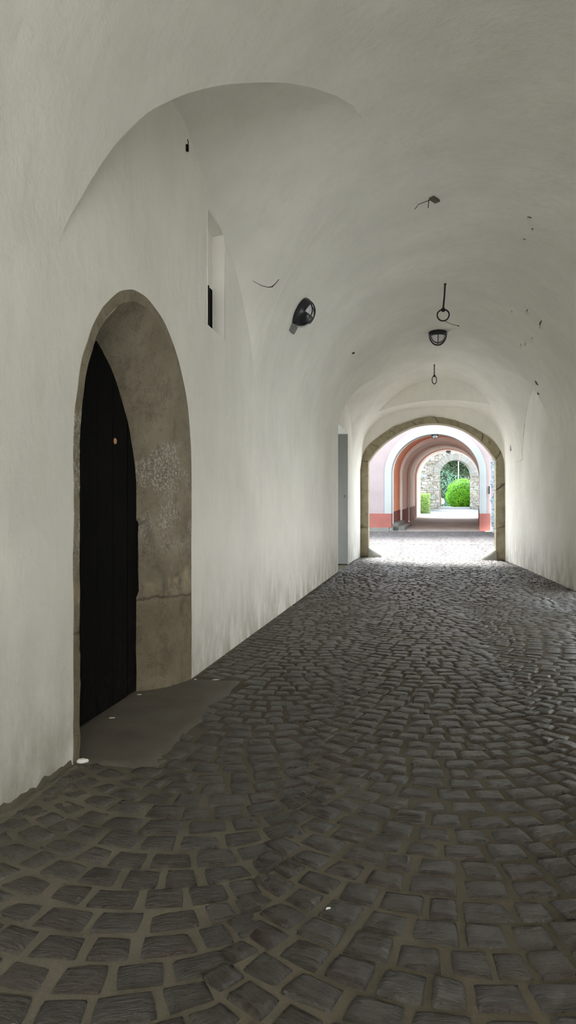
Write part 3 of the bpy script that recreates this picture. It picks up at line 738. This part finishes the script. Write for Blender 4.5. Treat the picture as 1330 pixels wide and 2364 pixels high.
# peeled plaster: bare patches with a curled flap, part of the vault
def peel(s, th, L, W_, ang, seed, lean=.03):
    m_ = vframe(s, th, lift=.002); rr = random.Random(seed); mb = MB(); n = 12
    rot = Matrix.Rotation(ang, 4, 'Z'); top, bot, cur = [], [], []
    for k in range(n + 1):
        u = k / n; hw = W_ * math.sin(PI * u) ** .7 * (.7 + .6 * rr.random()) / 2
        x = (u - .5) * L
        top.append(m_ @ rot @ Vector((x, hw, .001))); bot.append(m_ @ rot @ Vector((x, -hw, .001))); cur.append(m_ @ rot @ Vector((x, hw - hw * .9, lean * math.sin(PI * u) + .001)))
    mb.grid([top, bot], 0, t=.15 + .3 * rr.random()); mb.grid([top, cur], 1)
    o = mb.build('peeling_plaster', [M['grime'], M['vault']], ceil, att=True)
rotv = 0
for a in [(13.04, 2.33, .42, .085, 1.75, 1), (12.95, 2.20, .26, .05, 1.75, 2), (13.4, 2.10, .10, .03, 1.7, 9), (14.95, 2.30, .26, .045, 1.75, 3), (14.6, 2.32, .2, .035, 1.8, 4), (14.0, 2.34, .2, .035, 1.7, 5), (14.19, .758, .20, .06, -1.2, 6),
          (15.96, 2.60, .16, .10, .4, 7), (16.3, 2.68, .12, .07, 1.0, 8), (9.6, 1.95, .07, .03, .3, 10), (9.9, 1.99, .05, .03, 1.3, 11), (10.3, 1.97, .05, .02, .6, 12)]: peel(*a)

ck = MB(); cp = [Vector((xR(y_) - .012 + .006 * noise.noise(Vector((y_ * 9, 0, 0))), y_, archz(ARCHFR, y_) + .015 * noise.noise(Vector((y_ * 14, 3, 0))))) for y_ in [lerp(ga + .42 * (gb - ga), gb - .05, k / 40) for k in range(41)]]
ck.tube(cp, [.001 + .012 * max(0, noise.noise(p * 6)) for p in cp], 5); ck.build('crack', M['grime'], ceil, att=True)
# chips of plaster on the floor
def chip(x, y, sx, sy, h, rz, label, mt='chip', z=0.004):
    mb = MB(); n = 10; rr = random.Random(int(x * 991 + y * 77)); ring = []
    for k in range(n):
        q = 2 * PI * k / n; r0 = 1 + rr.uniform(-.22, .22); ring.append((math.cos(q) * sx * r0, math.sin(q) * sy * r0))
    Mx = Matrix.Translation((x, y, z)) @ Matrix.Rotation(rz, 4, 'Z')
    rows = [[Mx @ Vector((a * f, b * f, zz + h * .3 * rr.random() * (zz > 0))) for a, b in ring + ring[:1]] for f, zz in ((1, 0), (1, h * .5), (.7, h), (.01, h * .9))]
    mb.grid(rows); o = mb.build('plaster_chip', M[mt], origin=(x, y, z)); tag(o, label, 'plaster chip', 'plaster chips lying on the passage floor')
chip(-1.925, 3.87, .030, .018, .016, .4, 'largest white plaster chip at the near foot of the stone portal')
chip(-2.12, 4.72, .026, .008, .008, .3, 'thin pale plaster chip on the cement apron before the black door')
chip(-2.17, 5.36, .022, .009, .008, .3, 'pale plaster chip where the black door meets the far jamb')
chip(-1.70, 5.97, .035, .006, .005, .3, 'flat sliver of plaster on the floor just past the portal')
chip(-1.875, 5.93, .012, .008, .010, 0, 'tiny white plaster crumb at the far foot of the stone portal')
chip(-.30, 2.60, .010, .006, .006, .5, 'tiny pale crumb between the setts in the lower foreground', z=.002)

# flaked plaster edge along the near foot of the left wall
fk = MB(); rows = []
for k in range(90):
    y = 1.2 + 2.6 * k / 89; h = .022 + .03 * noise.noise(Vector((y * 4, 1, 1))) + .03 * noise.noise(Vector((y * 13, 5, 1)))
    d = .010 + .012 * noise.noise(Vector((y * 9, 7, 2)))
    x = xL(y); rows.append([Vector((x + .001, y, h + .02)), Vector((x + .006, y, h)), Vector((x + d * .6, y, h * .55)), Vector((x + .02 + d, y, .012)), Vector((x + .05 + d, y, -.01))])
fk.grid(rows); fko = fk.build('baseboard_left', M['mortar'], smooth=False, att=True); 
tag(fko, 'crumbling mortar fillet along the near foot of the left wall', 'wall foot', kind='structure')

# ------------------------------------------------------------------ courtyard and pink passage beyond
H2 = math.radians(5.3)
fo_ = Vector((1.255, 34.74, .565))
U = Vector((math.cos(.045), -math.sin(.045), 0)) if False else Vector((math.cos(YAW), math.sin(YAW), 0)) .lerp(Vector((math.cos(-H2), math.sin(-H2), 0)), .25).normalized()
D = Vector((math.sin(H2), math.cos(H2), 0))
def Q(u, v, z):                                    # passage frame: u right, v forward along it, z above its floor
    p = fo_ + U * u + D * v; p.z = fo_.z + .0355 * v + z; return p
def parch(hw, zs, ap, v, n=40):
    return [Q(-hw, v, zs * k / 8) for k in range(8)] + [Q(-hw * math.cos(PI * k / n), v, zs + (ap - zs) * math.sin(PI * k / n)) for k in range(n + 1)] + [Q(hw, v, zs * (7 - k) / 8) for k in range(8)]
HW = 2.135
# facade: front faces
fc = MB()
def rim(c, x0, x1, zt, v):                          # project arch samples to a rectangle
    out = []
    n = len(c)
    for i, p in enumerate(c):
        out.append(p)
    return out
a_in = parch(HW, 2.83, 4.76, 0); a_out = parch(HW + .33, 2.83, 5.12, 0)
a_out_back = [p + D * .06 for p in a_out]
def facade_fill(mb, arc, ul, ur, zt, v, mi=0):
    rows_o = []
    nA = len(arc)
    for i, p in enumerate(arc):
        rel = p - fo_; u = rel.dot(U) ; z = p.z - fo_.z - .0355 * v
        if i < 8: rows_o.append(Q(ul, v, z))
        elif i >= nA - 8: rows_o.append(Q(ur, v, z))
        else:
            t = (i - 8) / (nA - 17)
            if t < .25: rows_o.append(Q(ul, v, lerp(2.83, zt, t / .25)))
            elif t < .75: rows_o.append(Q(lerp(ul, ur, (t - .25) / .5), v, zt))
            else: rows_o.append(Q(ur, v, lerp(zt, 2.83, (t - .75) / .25)))
    mb.grid([arc, rows_o], mi)
facade_fill(fc, a_out, -7.5, 2.62, 6.0, 0)
fc.grid([[Q(2.62, 0, 0), Q(2.62, 0, 6.0)], [Q(2.75, 1.2, 0), Q(2.75, 1.2, 6.0)]])
fc.grid([[Q(2.7, .9, -.1), Q(2.7, .9, 6.0)], [Q(9, .9, -.1), Q(9, .9, 6.0)]])
fcb = fc.build('wall_pink', M['pink']); tag(fcb, 'pale pink rendered facade across the courtyard', 'facade', kind='structure')
bd = MB(); ff = [p - D * .05 for p in a_in]; fg = [p - D * .05 for p in a_out]
bd.grid([ff, fg]); bd.grid([fg, [p + D * .06 for p in fg]]); bd.grid([ff, [p + D * .55 for p in ff]])
bdo = bd.build('arch_surround', M['band'], origin=fo_); tag(bdo, 'white rendered band framing the pink courtyard archway', 'arch surround')
# red plinths
def plinth(u0, u1, v0, v1, h, mt, label, name='plinth', z0=0):
    mb = MB(); pts = [Q(u0, v0, z0), Q(u1, v0, z0), Q(u1, v1, z0), Q(u0, v1, z0)]; tp = [Q(u0, v0, h), Q(u1, v0, h), Q(u1, v1, h), Q(u0, v1, h)]
    mb.add(pts + tp, [(3, 2, 1, 0), (4, 5, 6, 7), (0, 1, 5, 4), (1, 2, 6, 5), (2, 3, 7, 6), (3, 0, 4, 7)])
    c = (pts[0] + pts[2]) / 2; o = mb.build(name, M[mt], origin=c)
    if label: tag(o, label, name.replace('_', ' '))
    return o
plinth(-4.5, -HW + .005, -.09, .5, .86, 'red', 'red painted plinth left of the pink archway', z0=.17)
plinth(HW - .005, 2.66, -.09, .5, .86, 'red', 'red painted plinth right of the pink archway')
plinth(-4.6, -HW - .1, -.22, .3, .17, 'step', 'grey stone footing under the left red plinth', 'stone_footing', -.05)
# passage shell: ribs and vault bays
sh = MB(); shc = MB(); shr = MB()
WB = HW + .14
def bay(mb, v0, v1, hw, ap, zs=2.83, plz=.0):
    a, b = parch(hw, zs, ap, v0), parch(hw, zs, ap, v1); mb.grid([[p.lerp(q, k / 3) for p, q in zip(a, b)] for k in range(4)])
def ringface(mb, v, h0, a0, h1, a1): mb.grid([parch(h0, 2.83, a0, v), parch(h1, 2.83, a1, v)])
bays = [(1.9, 5.2), (7.7, 9.9), (13.4, 14.8)]
ribs = [(0.5, .9), (5.2, 7.7), (9.9, 13.4), (14.8, 18.3)]
bay(sh, .9, 5.2, WB, 4.98); bay(sh, 7.7, 9.9, WB, 4.98); bay(sh, 13.4, 14.8, WB, 4.98)
for k, (a, b) in enumerate(ribs):
    bay(shc, a, b, HW, 4.76); ringface(shc, a, HW, 4.76, WB, 4.98); ringface(shc, b, HW, 4.76, WB, 4.98)
ringface(shc, 18.3, HW, 4.76, HW + 4, 8.5)
so = sh.build('ceiling', M['salmon'], smooth=True, angle=40); tag(so, 'salmon painted vault and walls of the second passage', 'vault', kind='structure')
so = shc.build('ceiling', M['cream'], smooth=True, angle=40); tag(so, 'cream cross arches of the second passage', 'cross arch', kind='structure')
# dark red wainscot inside passage (left and right)
for sgn in (-1, 1):
    for (a, b), hw in [((1.9, 5.2), WB), ((5.2, 7.7), HW), ((7.7, 9.9), WB), ((9.9, 13.4), HW), ((13.4, 14.8), WB)]:
        e0, e1 = sorted((sgn * (hw - .025), sgn * (hw + .02)))
        mb = MB(); pts = [Q(e0, a, -.05), Q(e1, a, -.05), Q(e1, b, -.05), Q(e0, b, -.05)]; tp = [p + Vector((0, 0, .93)) for p in pts]
        mb.add(pts + tp, [(3, 2, 1, 0), (4, 5, 6, 7), (0, 1, 5, 4), (1, 2, 6, 5), (2, 3, 7, 6), (3, 0, 4, 7)])
        o = mb.build('baseboard_passage', M['red']); tag(o, kind='structure')
# dark doorway recess and stone step on the left inside
mb = MB(); c8 = [Q(-WB - .03, .95, 0), Q(-WB + .02, .95, 0), Q(-WB + .02, 1.85, 0), Q(-WB - .03, 1.85, 0)]
mb.add(c8 + [p + Vector((0, 0, 2.6)) for p in c8], [(3, 2, 1, 0), (4, 5, 6, 7), (0, 1, 5, 4), (1, 2, 6, 5), (2, 3, 7, 6), (3, 0, 4, 7)])
o = mb.build('door_2', M['bark']); tag(o, 'brown side door just inside the pink archway', 'door', kind='structure')
st_ = MB()
for k, (w_, h) in enumerate(((.62, .17), (.32, .33))):
    c = [Q(-WB, .6, -.05), Q(-WB + w_ + .1, .6, -.05), Q(-WB + w_ + .1, 4.6 - k * .3, -.05), Q(-WB, 4.6 - k * .3, -.05)]
    st_.add(c + [p + Vector((0, 0, h + .05)) for p in c], [(3, 2, 1, 0), (4, 5, 6, 7), (0, 1, 5, 4), (1, 2, 6, 5), (2, 3, 7, 6), (3, 0, 4, 7)])
o = st_.build('stone_step', M['step'], origin=Q(-WB, 2.5, 0)); tag(o, 'grey stone steps along the left side inside the pink archway', 'steps')
# lamps in the far passage: simple bulkheads
def far_lamp(p, label):
    t = empty('ceiling_lamp', p); tag(t, label, 'lamp', 'half-round lamps under the pink arches')
    a = MB(); Mx = Matrix.Translation(p) @ Matrix.Rotation(PI, 4, 'Y'); a.lathe([(0, -.02), (.17, -.02), (.17, .05), (.15, .06)], 20, M=Mx); ao = a.build('lamp_base', M['lamp_black'], smooth=True, angle=40)
    d = MB(); d.lathe([(.145 * math.cos(q), .05 + .13 * math.sin(q)) for q in [PI / 2 * k / 8 for k in range(9)]], 20, M=Mx); do = d.build('glass_dome', M['band'], smooth=True)
    c = MB(); c.v = []; hoop(c, .155, .14, 0, 'x'); hoop(c, .155, .14, 0, 'y'); c.v = [tuple(Mx @ Vector(v)) for v in c.v]; co = c.build('lamp_cage', M['lamp_black'])
    for o in (ao, do, co): o.parent = t; o.matrix_parent_inverse = t.matrix_basis.inverted()
far_lamp(Q(-.02, .25, 4.74), 'half-round lamp under the first pink arch across the yard')
far_lamp(Q(0, 16.5, 4.74), 'small half-round lamp under the last arch before the stone wall')
# small dark sign on facade edge
sg = MB(); c = Q(2.6, -.06, 2.0); sg.box(-.03, .03, -.02, .02, -.18, .2, M=Matrix.Translation(c)); o = sg.build('wall_sign', M['iron'], origin=c); tag(o, 'small dark plate on the right edge of the pink facade', 'sign')

# roughcast blue-white garden wall on the right of the yard
rw = MB(); NR = 46
rws = []
for i in range(NR + 1):
    u = i / NR; rws.append([])
    for k in range(60):
        z = 4.2 * k / 59; p = Vector((lerp(3.95, 3.9, u), lerp(34.6, 26, u), 0)); 
        n1 = noise.noise(Vector((u * 40, z * 5, 0))); n2 = noise.noise(Vector((u * 90, z * 13, 4)))
        cell = .07 if (int(z / .42) + int(u * 14)) % 2 else 0
        rws[-1].append(Vector((p.x - .10 * n1 - .05 * n2 - cell, p.y, ground(p.y) + z)))
rw.grid(rws); rw.grid([[r[-1] for r in rws], [r[-1] + Vector((.5, 0, 0)) for r in rws]])
o = rw.build('wall_yard', M['blue_white'], smooth=False); tag(o, 'rough bluish white rusticated yard wall at the right', 'wall', kind='structure')
# yard enclosure: outer face of the gate building and far side walls
ob = MB()
tSIb = [p + YV for p in tSI]
outer = []
for i, p in enumerate(tSIb):
    n = len(tSIb); t = i / (n - 1)
    if t < .3: outer.append(Vector((-9, p.y, lerp(0, 9.5, t / .3))))
    elif t < .7: outer.append(Vector((lerp(-9, 11, (t - .3) / .4), p.y, 9.5)))
    else: outer.append(Vector((11, p.y, lerp(9.5, 0, (t - .7) / .3))))
ob.grid([tSIb, outer])
o = ob.build('wall_gatehouse', M['outer']); tag(o, 'pale outer face of the gatehouse towards the courtyard', 'wall', kind='structure')
# yard floor
yd = MB()
yd.grid([[Vector((x, y, ground(y) - .012)) for x in (-9, -4, 1, 6, 11)] for y in [23.2 + 11.5 * k / 12 for k in range(13)]])
pave(yd, [(-7 + 1.48 * k, .74, 'arc') for k in range(10)], 23.65, 34.5, .2, lambda x, y: -6.5 < x < 3.9 and not (27.9 < y < 28.25), lambda x, y: 1, ground, gap=.035, sw=.22, relief=.3)
o = yd.build('floor', [M['pale_mortar'], M['yard_sett']], smooth=False, att=True); tag(o, 'pale sunlit setts of the courtyard', 'yard paving', kind='structure')
ch = MB(); ch.grid([[Vector((x, y, ground(y) + .003)) for j, y in enumerate((27.9, 28.07, 28.25))] for x in (-7, -2, 3.9)])
o = ch.build('drain_channel', M['pale_mortar'], origin=(0, 28, ground(28))); tag(o, 'pale drainage channel crossing the courtyard paving', 'gutter')
pf = MB(); pf.grid([[Q(u, v, -.01) for u in (-2.4, 0, 2.4)] for v in (-.15, 6, 12, 18.3)]); 
o = pf.build('floor', M['passage_floor']); tag(o, 'worn paving through the second passage', 'paving', kind='structure')
pf = MB(); pf.grid([[Q(u, v, -.01) for u in (-9, -4, 0, 4, 9)] for v in (18.3, 24, 30, 33)]); pf.grid([[Q(u, v, -.01 if v < 40 else -.6) for u in (-30, -9, 9, 30)] for v in (33, 45, 90)])
o = pf.build('floor', M['paving']); tag(o, 'light grey lane leading to the rubble stone wall', 'lane', kind='structure')

# ------------------------------------------------------------------ rubble wall with round arch
wy = 67.65; wcx = 4.35; wz = 1.72; hwA = 1.52; spA = wz + 3.15; apA = 6.42
WA = math.radians(-9.0)   # wall faces the passage
def WP(u, d, z): return Vector((wcx + u * math.cos(-WA) - d * math.sin(-WA), wy + u * math.sin(-WA) + d * math.cos(-WA), z))
rb_ = MB()
def block(pts, dep, tone):
    """pts: outline in (u,z), extruded from proud face to depth"""
    n = len(pts); cu = sum(p[0] for p in pts) / n; cz = sum(p[1] for p in pts) / n
    front = [WP(cu + (u - cu) * .9, -dep, cz + (z - cz) * .88) for u, z in pts]; mid = [WP(u, -dep + .03, z) for u, z in pts]; back = [WP(u, .7, z) for u, z in pts]
    rb_.add(front + mid + back, [tuple(range(n))] + [(i, (i + 1) % n, n + (i + 1) % n, n + i) for i in range(n)] + [(n + i, n + (i + 1) % n, 2 * n + (i + 1) % n, 2 * n + i) for i in range(n)], 1, tone)
def ringr(z): # half width of arch+ring at height z
    zr = z - spA; ro_ = hwA + .66
    if zr < 0: return hwA
    return math.sqrt(max(0, ro_ ** 2 - zr ** 2)) if zr < ro_ else 0
z = wz - .3
while z < 9.0:
    h = R.choice((.07, .09, .12, .16, .20)); u = -7 - R.random() * .4
    while u < 7:
        l = R.uniform(.15, .7); a, b = u + .012, u + l - .012; u += l
        mz = z + h / 2; lim = ringr(mz)
        if lim > 0:
            if a < -lim < b: b = -lim
            elif a < lim < b: a = lim
            elif -lim <= a and b <= lim: continue
        if b - a < .06: continue
        j = lambda s=.02: R.uniform(-s, s)
        hh = h * R.uniform(.72, 1.25)
        block([(a + j(), z + .008 + j(.025)), ((a + b) / 2 + j(.05), z + j(.02)), (b + j(), z + .008 + j(.025)), (b + j(.03), z + hh * .6 + j(.01)), (b - .03 + j(.03), z + hh + j(.02)), ((a + b) / 2 + j(.06), z + hh + j(.025)), (a + j(.03), z + hh + j(.02))], .02 + R.random() * .07, min(1, max(0, R.gauss(.55, .27))))
    z += h
q0 = 0.0
while q0 < PI - .01:
    dq = R.uniform(.028, .065); q1 = min(PI, q0 + dq); ro_ = hwA + .66 + R.uniform(-.10, .04); g = .006
    asp = (apA - spA) / hwA
    f = lambda r, q: (-r * math.cos(q), spA + r * math.sin(q) * (asp if r < hwA + .1 else 1))
    block([f(hwA, q0 + g), f(ro_, q0 + g), f(ro_, q1 - g), f(hwA, q1 - g)], .05 + R.random() * .05, min(1, max(0, R.gauss(.72, .18)))); q0 = q1
# core behind the stones (mortar), with the opening left free
core = MB(); n = 40
inn = [(-hwA - .02, wz - .3)] + [(-(hwA + .02) * math.cos(PI * k / n), spA + (apA - spA + .02) * math.sin(PI * k / n)) for k in range(n + 1)] + [(hwA + .02, wz - .3)]
out = [(-7, wz - .3)] + [(lerp(-7, 7, k / n), 9.1) if 5 < k < n - 5 else (-7 if k <= 5 else 7, lerp(wz, 9.1, (k if k <= 5 else n - k) / 6)) for k in range(n + 1)] + [(7, wz - .3)]
for d in (.0, .68): rb_.grid([[WP(u, d, z) for u, z in inn], [WP(u, d, z) for u, z in out]], 0)
rb_.grid([[WP(u, 0, z) for u, z in inn], [WP(u, .68, z) for u, z in inn]], 0)
o = rb_.build('rubble_wall', [M['rubble_bed'], M['rubble']], att=True, origin=(wcx, wy, wz)); tag(o, 'grey rubble stone wall with a round arched opening beyond the passages', 'stone wall')
kb = MB(); kb.grid([[WP(-1.5, .3, wz), WP(1.5, .3, wz)], [WP(-1.5, .3, wz + .27), WP(1.5, .3, wz + .27)], [WP(-1.5, .75, wz + .27), WP(1.5, .75, wz + .27)]])
kb.grid([[WP(-1.5, 1.0, wz + .2), WP(1.5, 1.0, wz + .2)], [WP(-1.5, .75, wz + .27), WP(1.5, .75, wz + .27)]])
o = kb.build('kerb_stone', M['kerb'], origin=WP(0, .5, wz)); tag(o, 'pale kerb across the foot of the rubble arch below the bush', 'kerb')
stt = MB(); stt.grid([[WP(-14, 1.0, wz + .2), WP(14, 1.0, wz + .2)], [WP(-18, 30, wz + .6), WP(18, 30, wz + .6)]])
o = stt.build('floor', M['asphalt']); tag(o, 'pale street beyond the rubble arch', 'street', kind='structure')

# ------------------------------------------------------------------ plants
def leaves(mb, c, rad, n, size, shell=.25, rough=.12, flatz=None, sd=0, boxy=False):
    rr = random.Random(sd); c = Vector(c)
    for _ in range(n):
        if boxy:
            d = Vector((rr.uniform(-1, 1), rr.uniform(-1, 1), rr.uniform(-1, 1))); ax = rr.randrange(3); d[ax] = math.copysign(1, d[ax]); nd = Vector((0, 0, 0)); nd[ax] = d[ax]
            dd = d * (1 - shell * rr.random() ** 2)
        else:
            d = Vector((rr.gauss(0, 1), rr.gauss(0, 1), rr.gauss(0, 1))).normalized(); nd = d
            dd = d * (1 - shell * rr.random() ** 1.6) * (1 + rough * noise.noise(d * 2.6 + Vector((sd, 0, 0))) * 2 + rough * noise.noise(d * 6) )
        p = c + Vector((dd.x * rad[0], dd.y * rad[1], dd.z * rad[2]))
        if flatz is not None and p.z < flatz: continue
        nn = (nd + Vector((rr.uniform(-.7, .7), rr.uniform(-.7, .7), rr.uniform(-.5, .9)))).normalized()
        t = nn.cross(Vector((rr.uniform(-1, 1), rr.uniform(-1, 1), rr.uniform(-1, 1)))).normalized(); b = nn.cross(t)
        s = size * rr.uniform(.6, 1.3)
        mb.add([p - t * s, p + b * s * .45 + nn * s * .12, p + t * s, p - b * s * .45 + nn * s * .12], [(0, 1, 2, 3)], 0, min(1, max(0, rr.gauss(.5, .28))))
def plant(name, mt, specs, label, cat, group=None, stems=None, core_mt='dtree'):
    mb = MB()
    for s_ in specs: leaves(mb, *s_[:-1], **s_[-1])
    c = specs[0][0]; base = (c[0], c[1], min(s_[0][2] - s_[1][2] for s_ in specs))
    e = empty(name, base); tag(e, label, cat, group)
    fo2 = mb.build('foliage', M[mt], att=True); fo2.parent = e; fo2.matrix_parent_inverse = e.matrix_basis.inverted()
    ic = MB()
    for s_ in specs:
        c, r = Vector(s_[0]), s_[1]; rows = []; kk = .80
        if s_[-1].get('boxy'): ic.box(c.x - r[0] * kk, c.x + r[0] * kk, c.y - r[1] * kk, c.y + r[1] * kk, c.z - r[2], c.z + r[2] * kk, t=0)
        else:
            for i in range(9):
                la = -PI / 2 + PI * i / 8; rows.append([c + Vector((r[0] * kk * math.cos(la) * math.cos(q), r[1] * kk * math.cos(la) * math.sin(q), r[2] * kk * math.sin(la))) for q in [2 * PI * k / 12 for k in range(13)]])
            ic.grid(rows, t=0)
    if stems:
        st2 = MB()
        for a, b, r0, r1 in stems: st2.tube([a, vl(a, b, .5), b], [r0, (r0 + r1) / 2, r1], 7)
        so2 = st2.build('trunk', M['bark'], smooth=True); so2.parent = e; so2.matrix_parent_inverse = e.matrix_basis.inverted()
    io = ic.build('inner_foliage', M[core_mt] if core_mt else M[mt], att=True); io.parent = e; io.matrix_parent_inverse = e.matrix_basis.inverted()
bz = wz + .25
plant('round_bush', 'bush', [((5.45, 71.9, bz + 1.25), (1.78, 1.5, 1.58), 13000, .075, dict(shell=.2, rough=.06, flatz=bz, sd=3))], 'large round lime green bush behind the rubble arch', 'bush', stems=[((5.45, 71.9, bz - .05), (5.45, 71.9, bz + 1.2), .1, .06)])
plant('small_shrub', 'hedge', [((6.3, 69.75, bz + .45), (.42, .38, .62), 1500, .045, dict(shell=.4, sd=8, flatz=bz))], 'small yellowish shrub at the right foot of the lime green bush', 'shrub', stems=[((6.3, 69.75, bz - .05), (6.3, 69.75, bz + .4), .03, .02)])
plant('clipped_hedge', 'hedge', [((.88, 61.0, 1.5 + .72), (.80, 3.4, .82), 11000, .055, dict(shell=.2, sd=5, boxy=True))], 'clipped green hedge left of the lane before the rubble wall', 'hedge', stems=[((.95, 61, 1.35), (.95, 61, 2.2), .05, .03)])
trees = [((2.2, 92.5, 5.0), (3.6, 2.0, 4.6), 'tree', 21, 'pale blue-green tree filling the left of the rubble arch'),
         ((6.2, 98.5, 6.1), (3.5, 2.5, 5.5), 'tree', 22, 'grey-green tree behind the pale pole'),
         ((6.88, 87.0, 8.2), (3.1, 1.7, 2.2), 'dtree', 23, 'dark tree branches overhanging the top right of the rubble arch'),
         ((3.34, 82.8, 8.75), (2.4, 1.6, 1.4), 'dtree', 24, 'dark overhanging foliage at the very top of the rubble arch')]
for c, r, mt, sd_, lb in trees:
    plant('leafy_tree', mt, [(c, r, 9000, .155, dict(shell=.5, rough=.15, sd=sd_))], lb, 'tree', 'trees beyond the rubble arch', stems=[((c[0] + .2, c[1] + .3, 1.9), (c[0], c[1], c[2] - r[2] * .3), .22, .12)])
pm = MB(); pm.tube([(5.07, 74.5, 1.9), (5.07, 74.5, 6.95)], [.06, .045], 8); e = empty('street_lamp', (5.07, 74.5, 1.9)); tag(e, 'slim pale lamp post rising behind the lime green bush', 'lamp post')
o = pm.build('pole', M['pole'], smooth=True); o.parent = e; o.matrix_parent_inverse = e.matrix_basis.inverted()
pm = MB(); pm.lathe([(0, .1), (.1, .06), (.12, 0), (.06, -.1), (0, -.12)], 14, M=Matrix.Translation((5.07, 74.5, 6.98))); o = pm.build('lamp_head', M['band'], smooth=True); o.parent = e; o.matrix_parent_inverse = e.matrix_basis.inverted()

# parked car, only its end shows beside the bush
def car(cx, cy, z, label):
    e = empty('parked_car', (cx, cy, z)); tag(e, label, 'car')
    def put(mb, nm, mt, **k):
        o = mb.build(nm, M[mt], **k); o.parent = e; o.matrix_parent_inverse = e.matrix_basis.inverted(); return o
    prof = [(-2.1, .35), (-2.15, .75), (-1.95, .95), (-1.1, 1.05), (-.5, 1.45), (1.0, 1.48), (1.75, 1.05), (2.1, .95), (2.15, .5), (2.05, .32)]
    b = MB()
    for s in (-.85, .85): b.add([Vector((cx + u, cy + s, z + h)) for u, h in prof], [tuple(range(len(prof)))])
    b.grid([[Vector((cx + u, cy + s, z + h)) for u, h in prof + prof[:1]] for s in (-.85, -.8, .8, .85)])
    put(b, 'car_body', 'car_paint', angle=30)
    g = MB()
    for s in (-.86, .86): g.add([Vector((cx + u, cy + s, z + h)) for u, h in ((-.95, 1.06), (-.48, 1.38), (.95, 1.40), (1.5, 1.06))], [(0, 1, 2, 3)])
    g.add([Vector((cx + u, cy + s, z + h)) for u, h, s in ((-1.08, 1.08, -.75), (-1.08, 1.08, .75), (-.54, 1.44, .7), (-.54, 1.44, -.7))], [(0, 1, 2, 3)])
    put(g, 'car_window', 'car_glass')
    for u in (-1.35, 1.35):
        for s in (-.8, .8):
            t = MB(); t.lathe([(0, -.1), (.24, -.1), (.32, -.07), (.32, .07), (.24, .1), (0, .1)], 18, M=Matrix.Translation((cx + u, cy + s, z + .32)) @ Matrix.Rotation(PI / 2, 4, 'X')); put(t, 'wheel', 'tyre', smooth=True, angle=40)
car(2.0, 85.6, wz + .42, 'white parked car glimpsed at the left edge of the rubble arch')
ph = MB(); ph.box(8.2, 14, 105, 113, 1.5, 9.2, 0); e = empty('pink_house', (11, 109, 1.5)); tag(e, 'pale pink house far behind the trees at the right', 'house')
o = ph.build('house_wall', M['pink']); o.parent = e; o.matrix_parent_inverse = e.matrix_basis.inverted()
rf = MB(); rf.add([(7.8, 104.6, 9.2), (14.4, 104.6, 9.2), (14.4, 113.4, 9.2), (7.8, 113.4, 9.2), (11.1, 106.5, 11.4), (11.1, 111.5, 11.4)], [(0, 1, 4), (1, 2, 5, 4), (2, 3, 5), (3, 0, 4, 5)]); o = rf.build('roof', M['red']); o.parent = e; o.matrix_parent_inverse = e.matrix_basis.inverted()
wi = MB(); wi.box(9.2, 10.2, 104.95, 105.02, 5, 6.6); o = wi.build('window', M['car_glass']); o.parent = e; o.matrix_parent_inverse = e.matrix_basis.inverted()
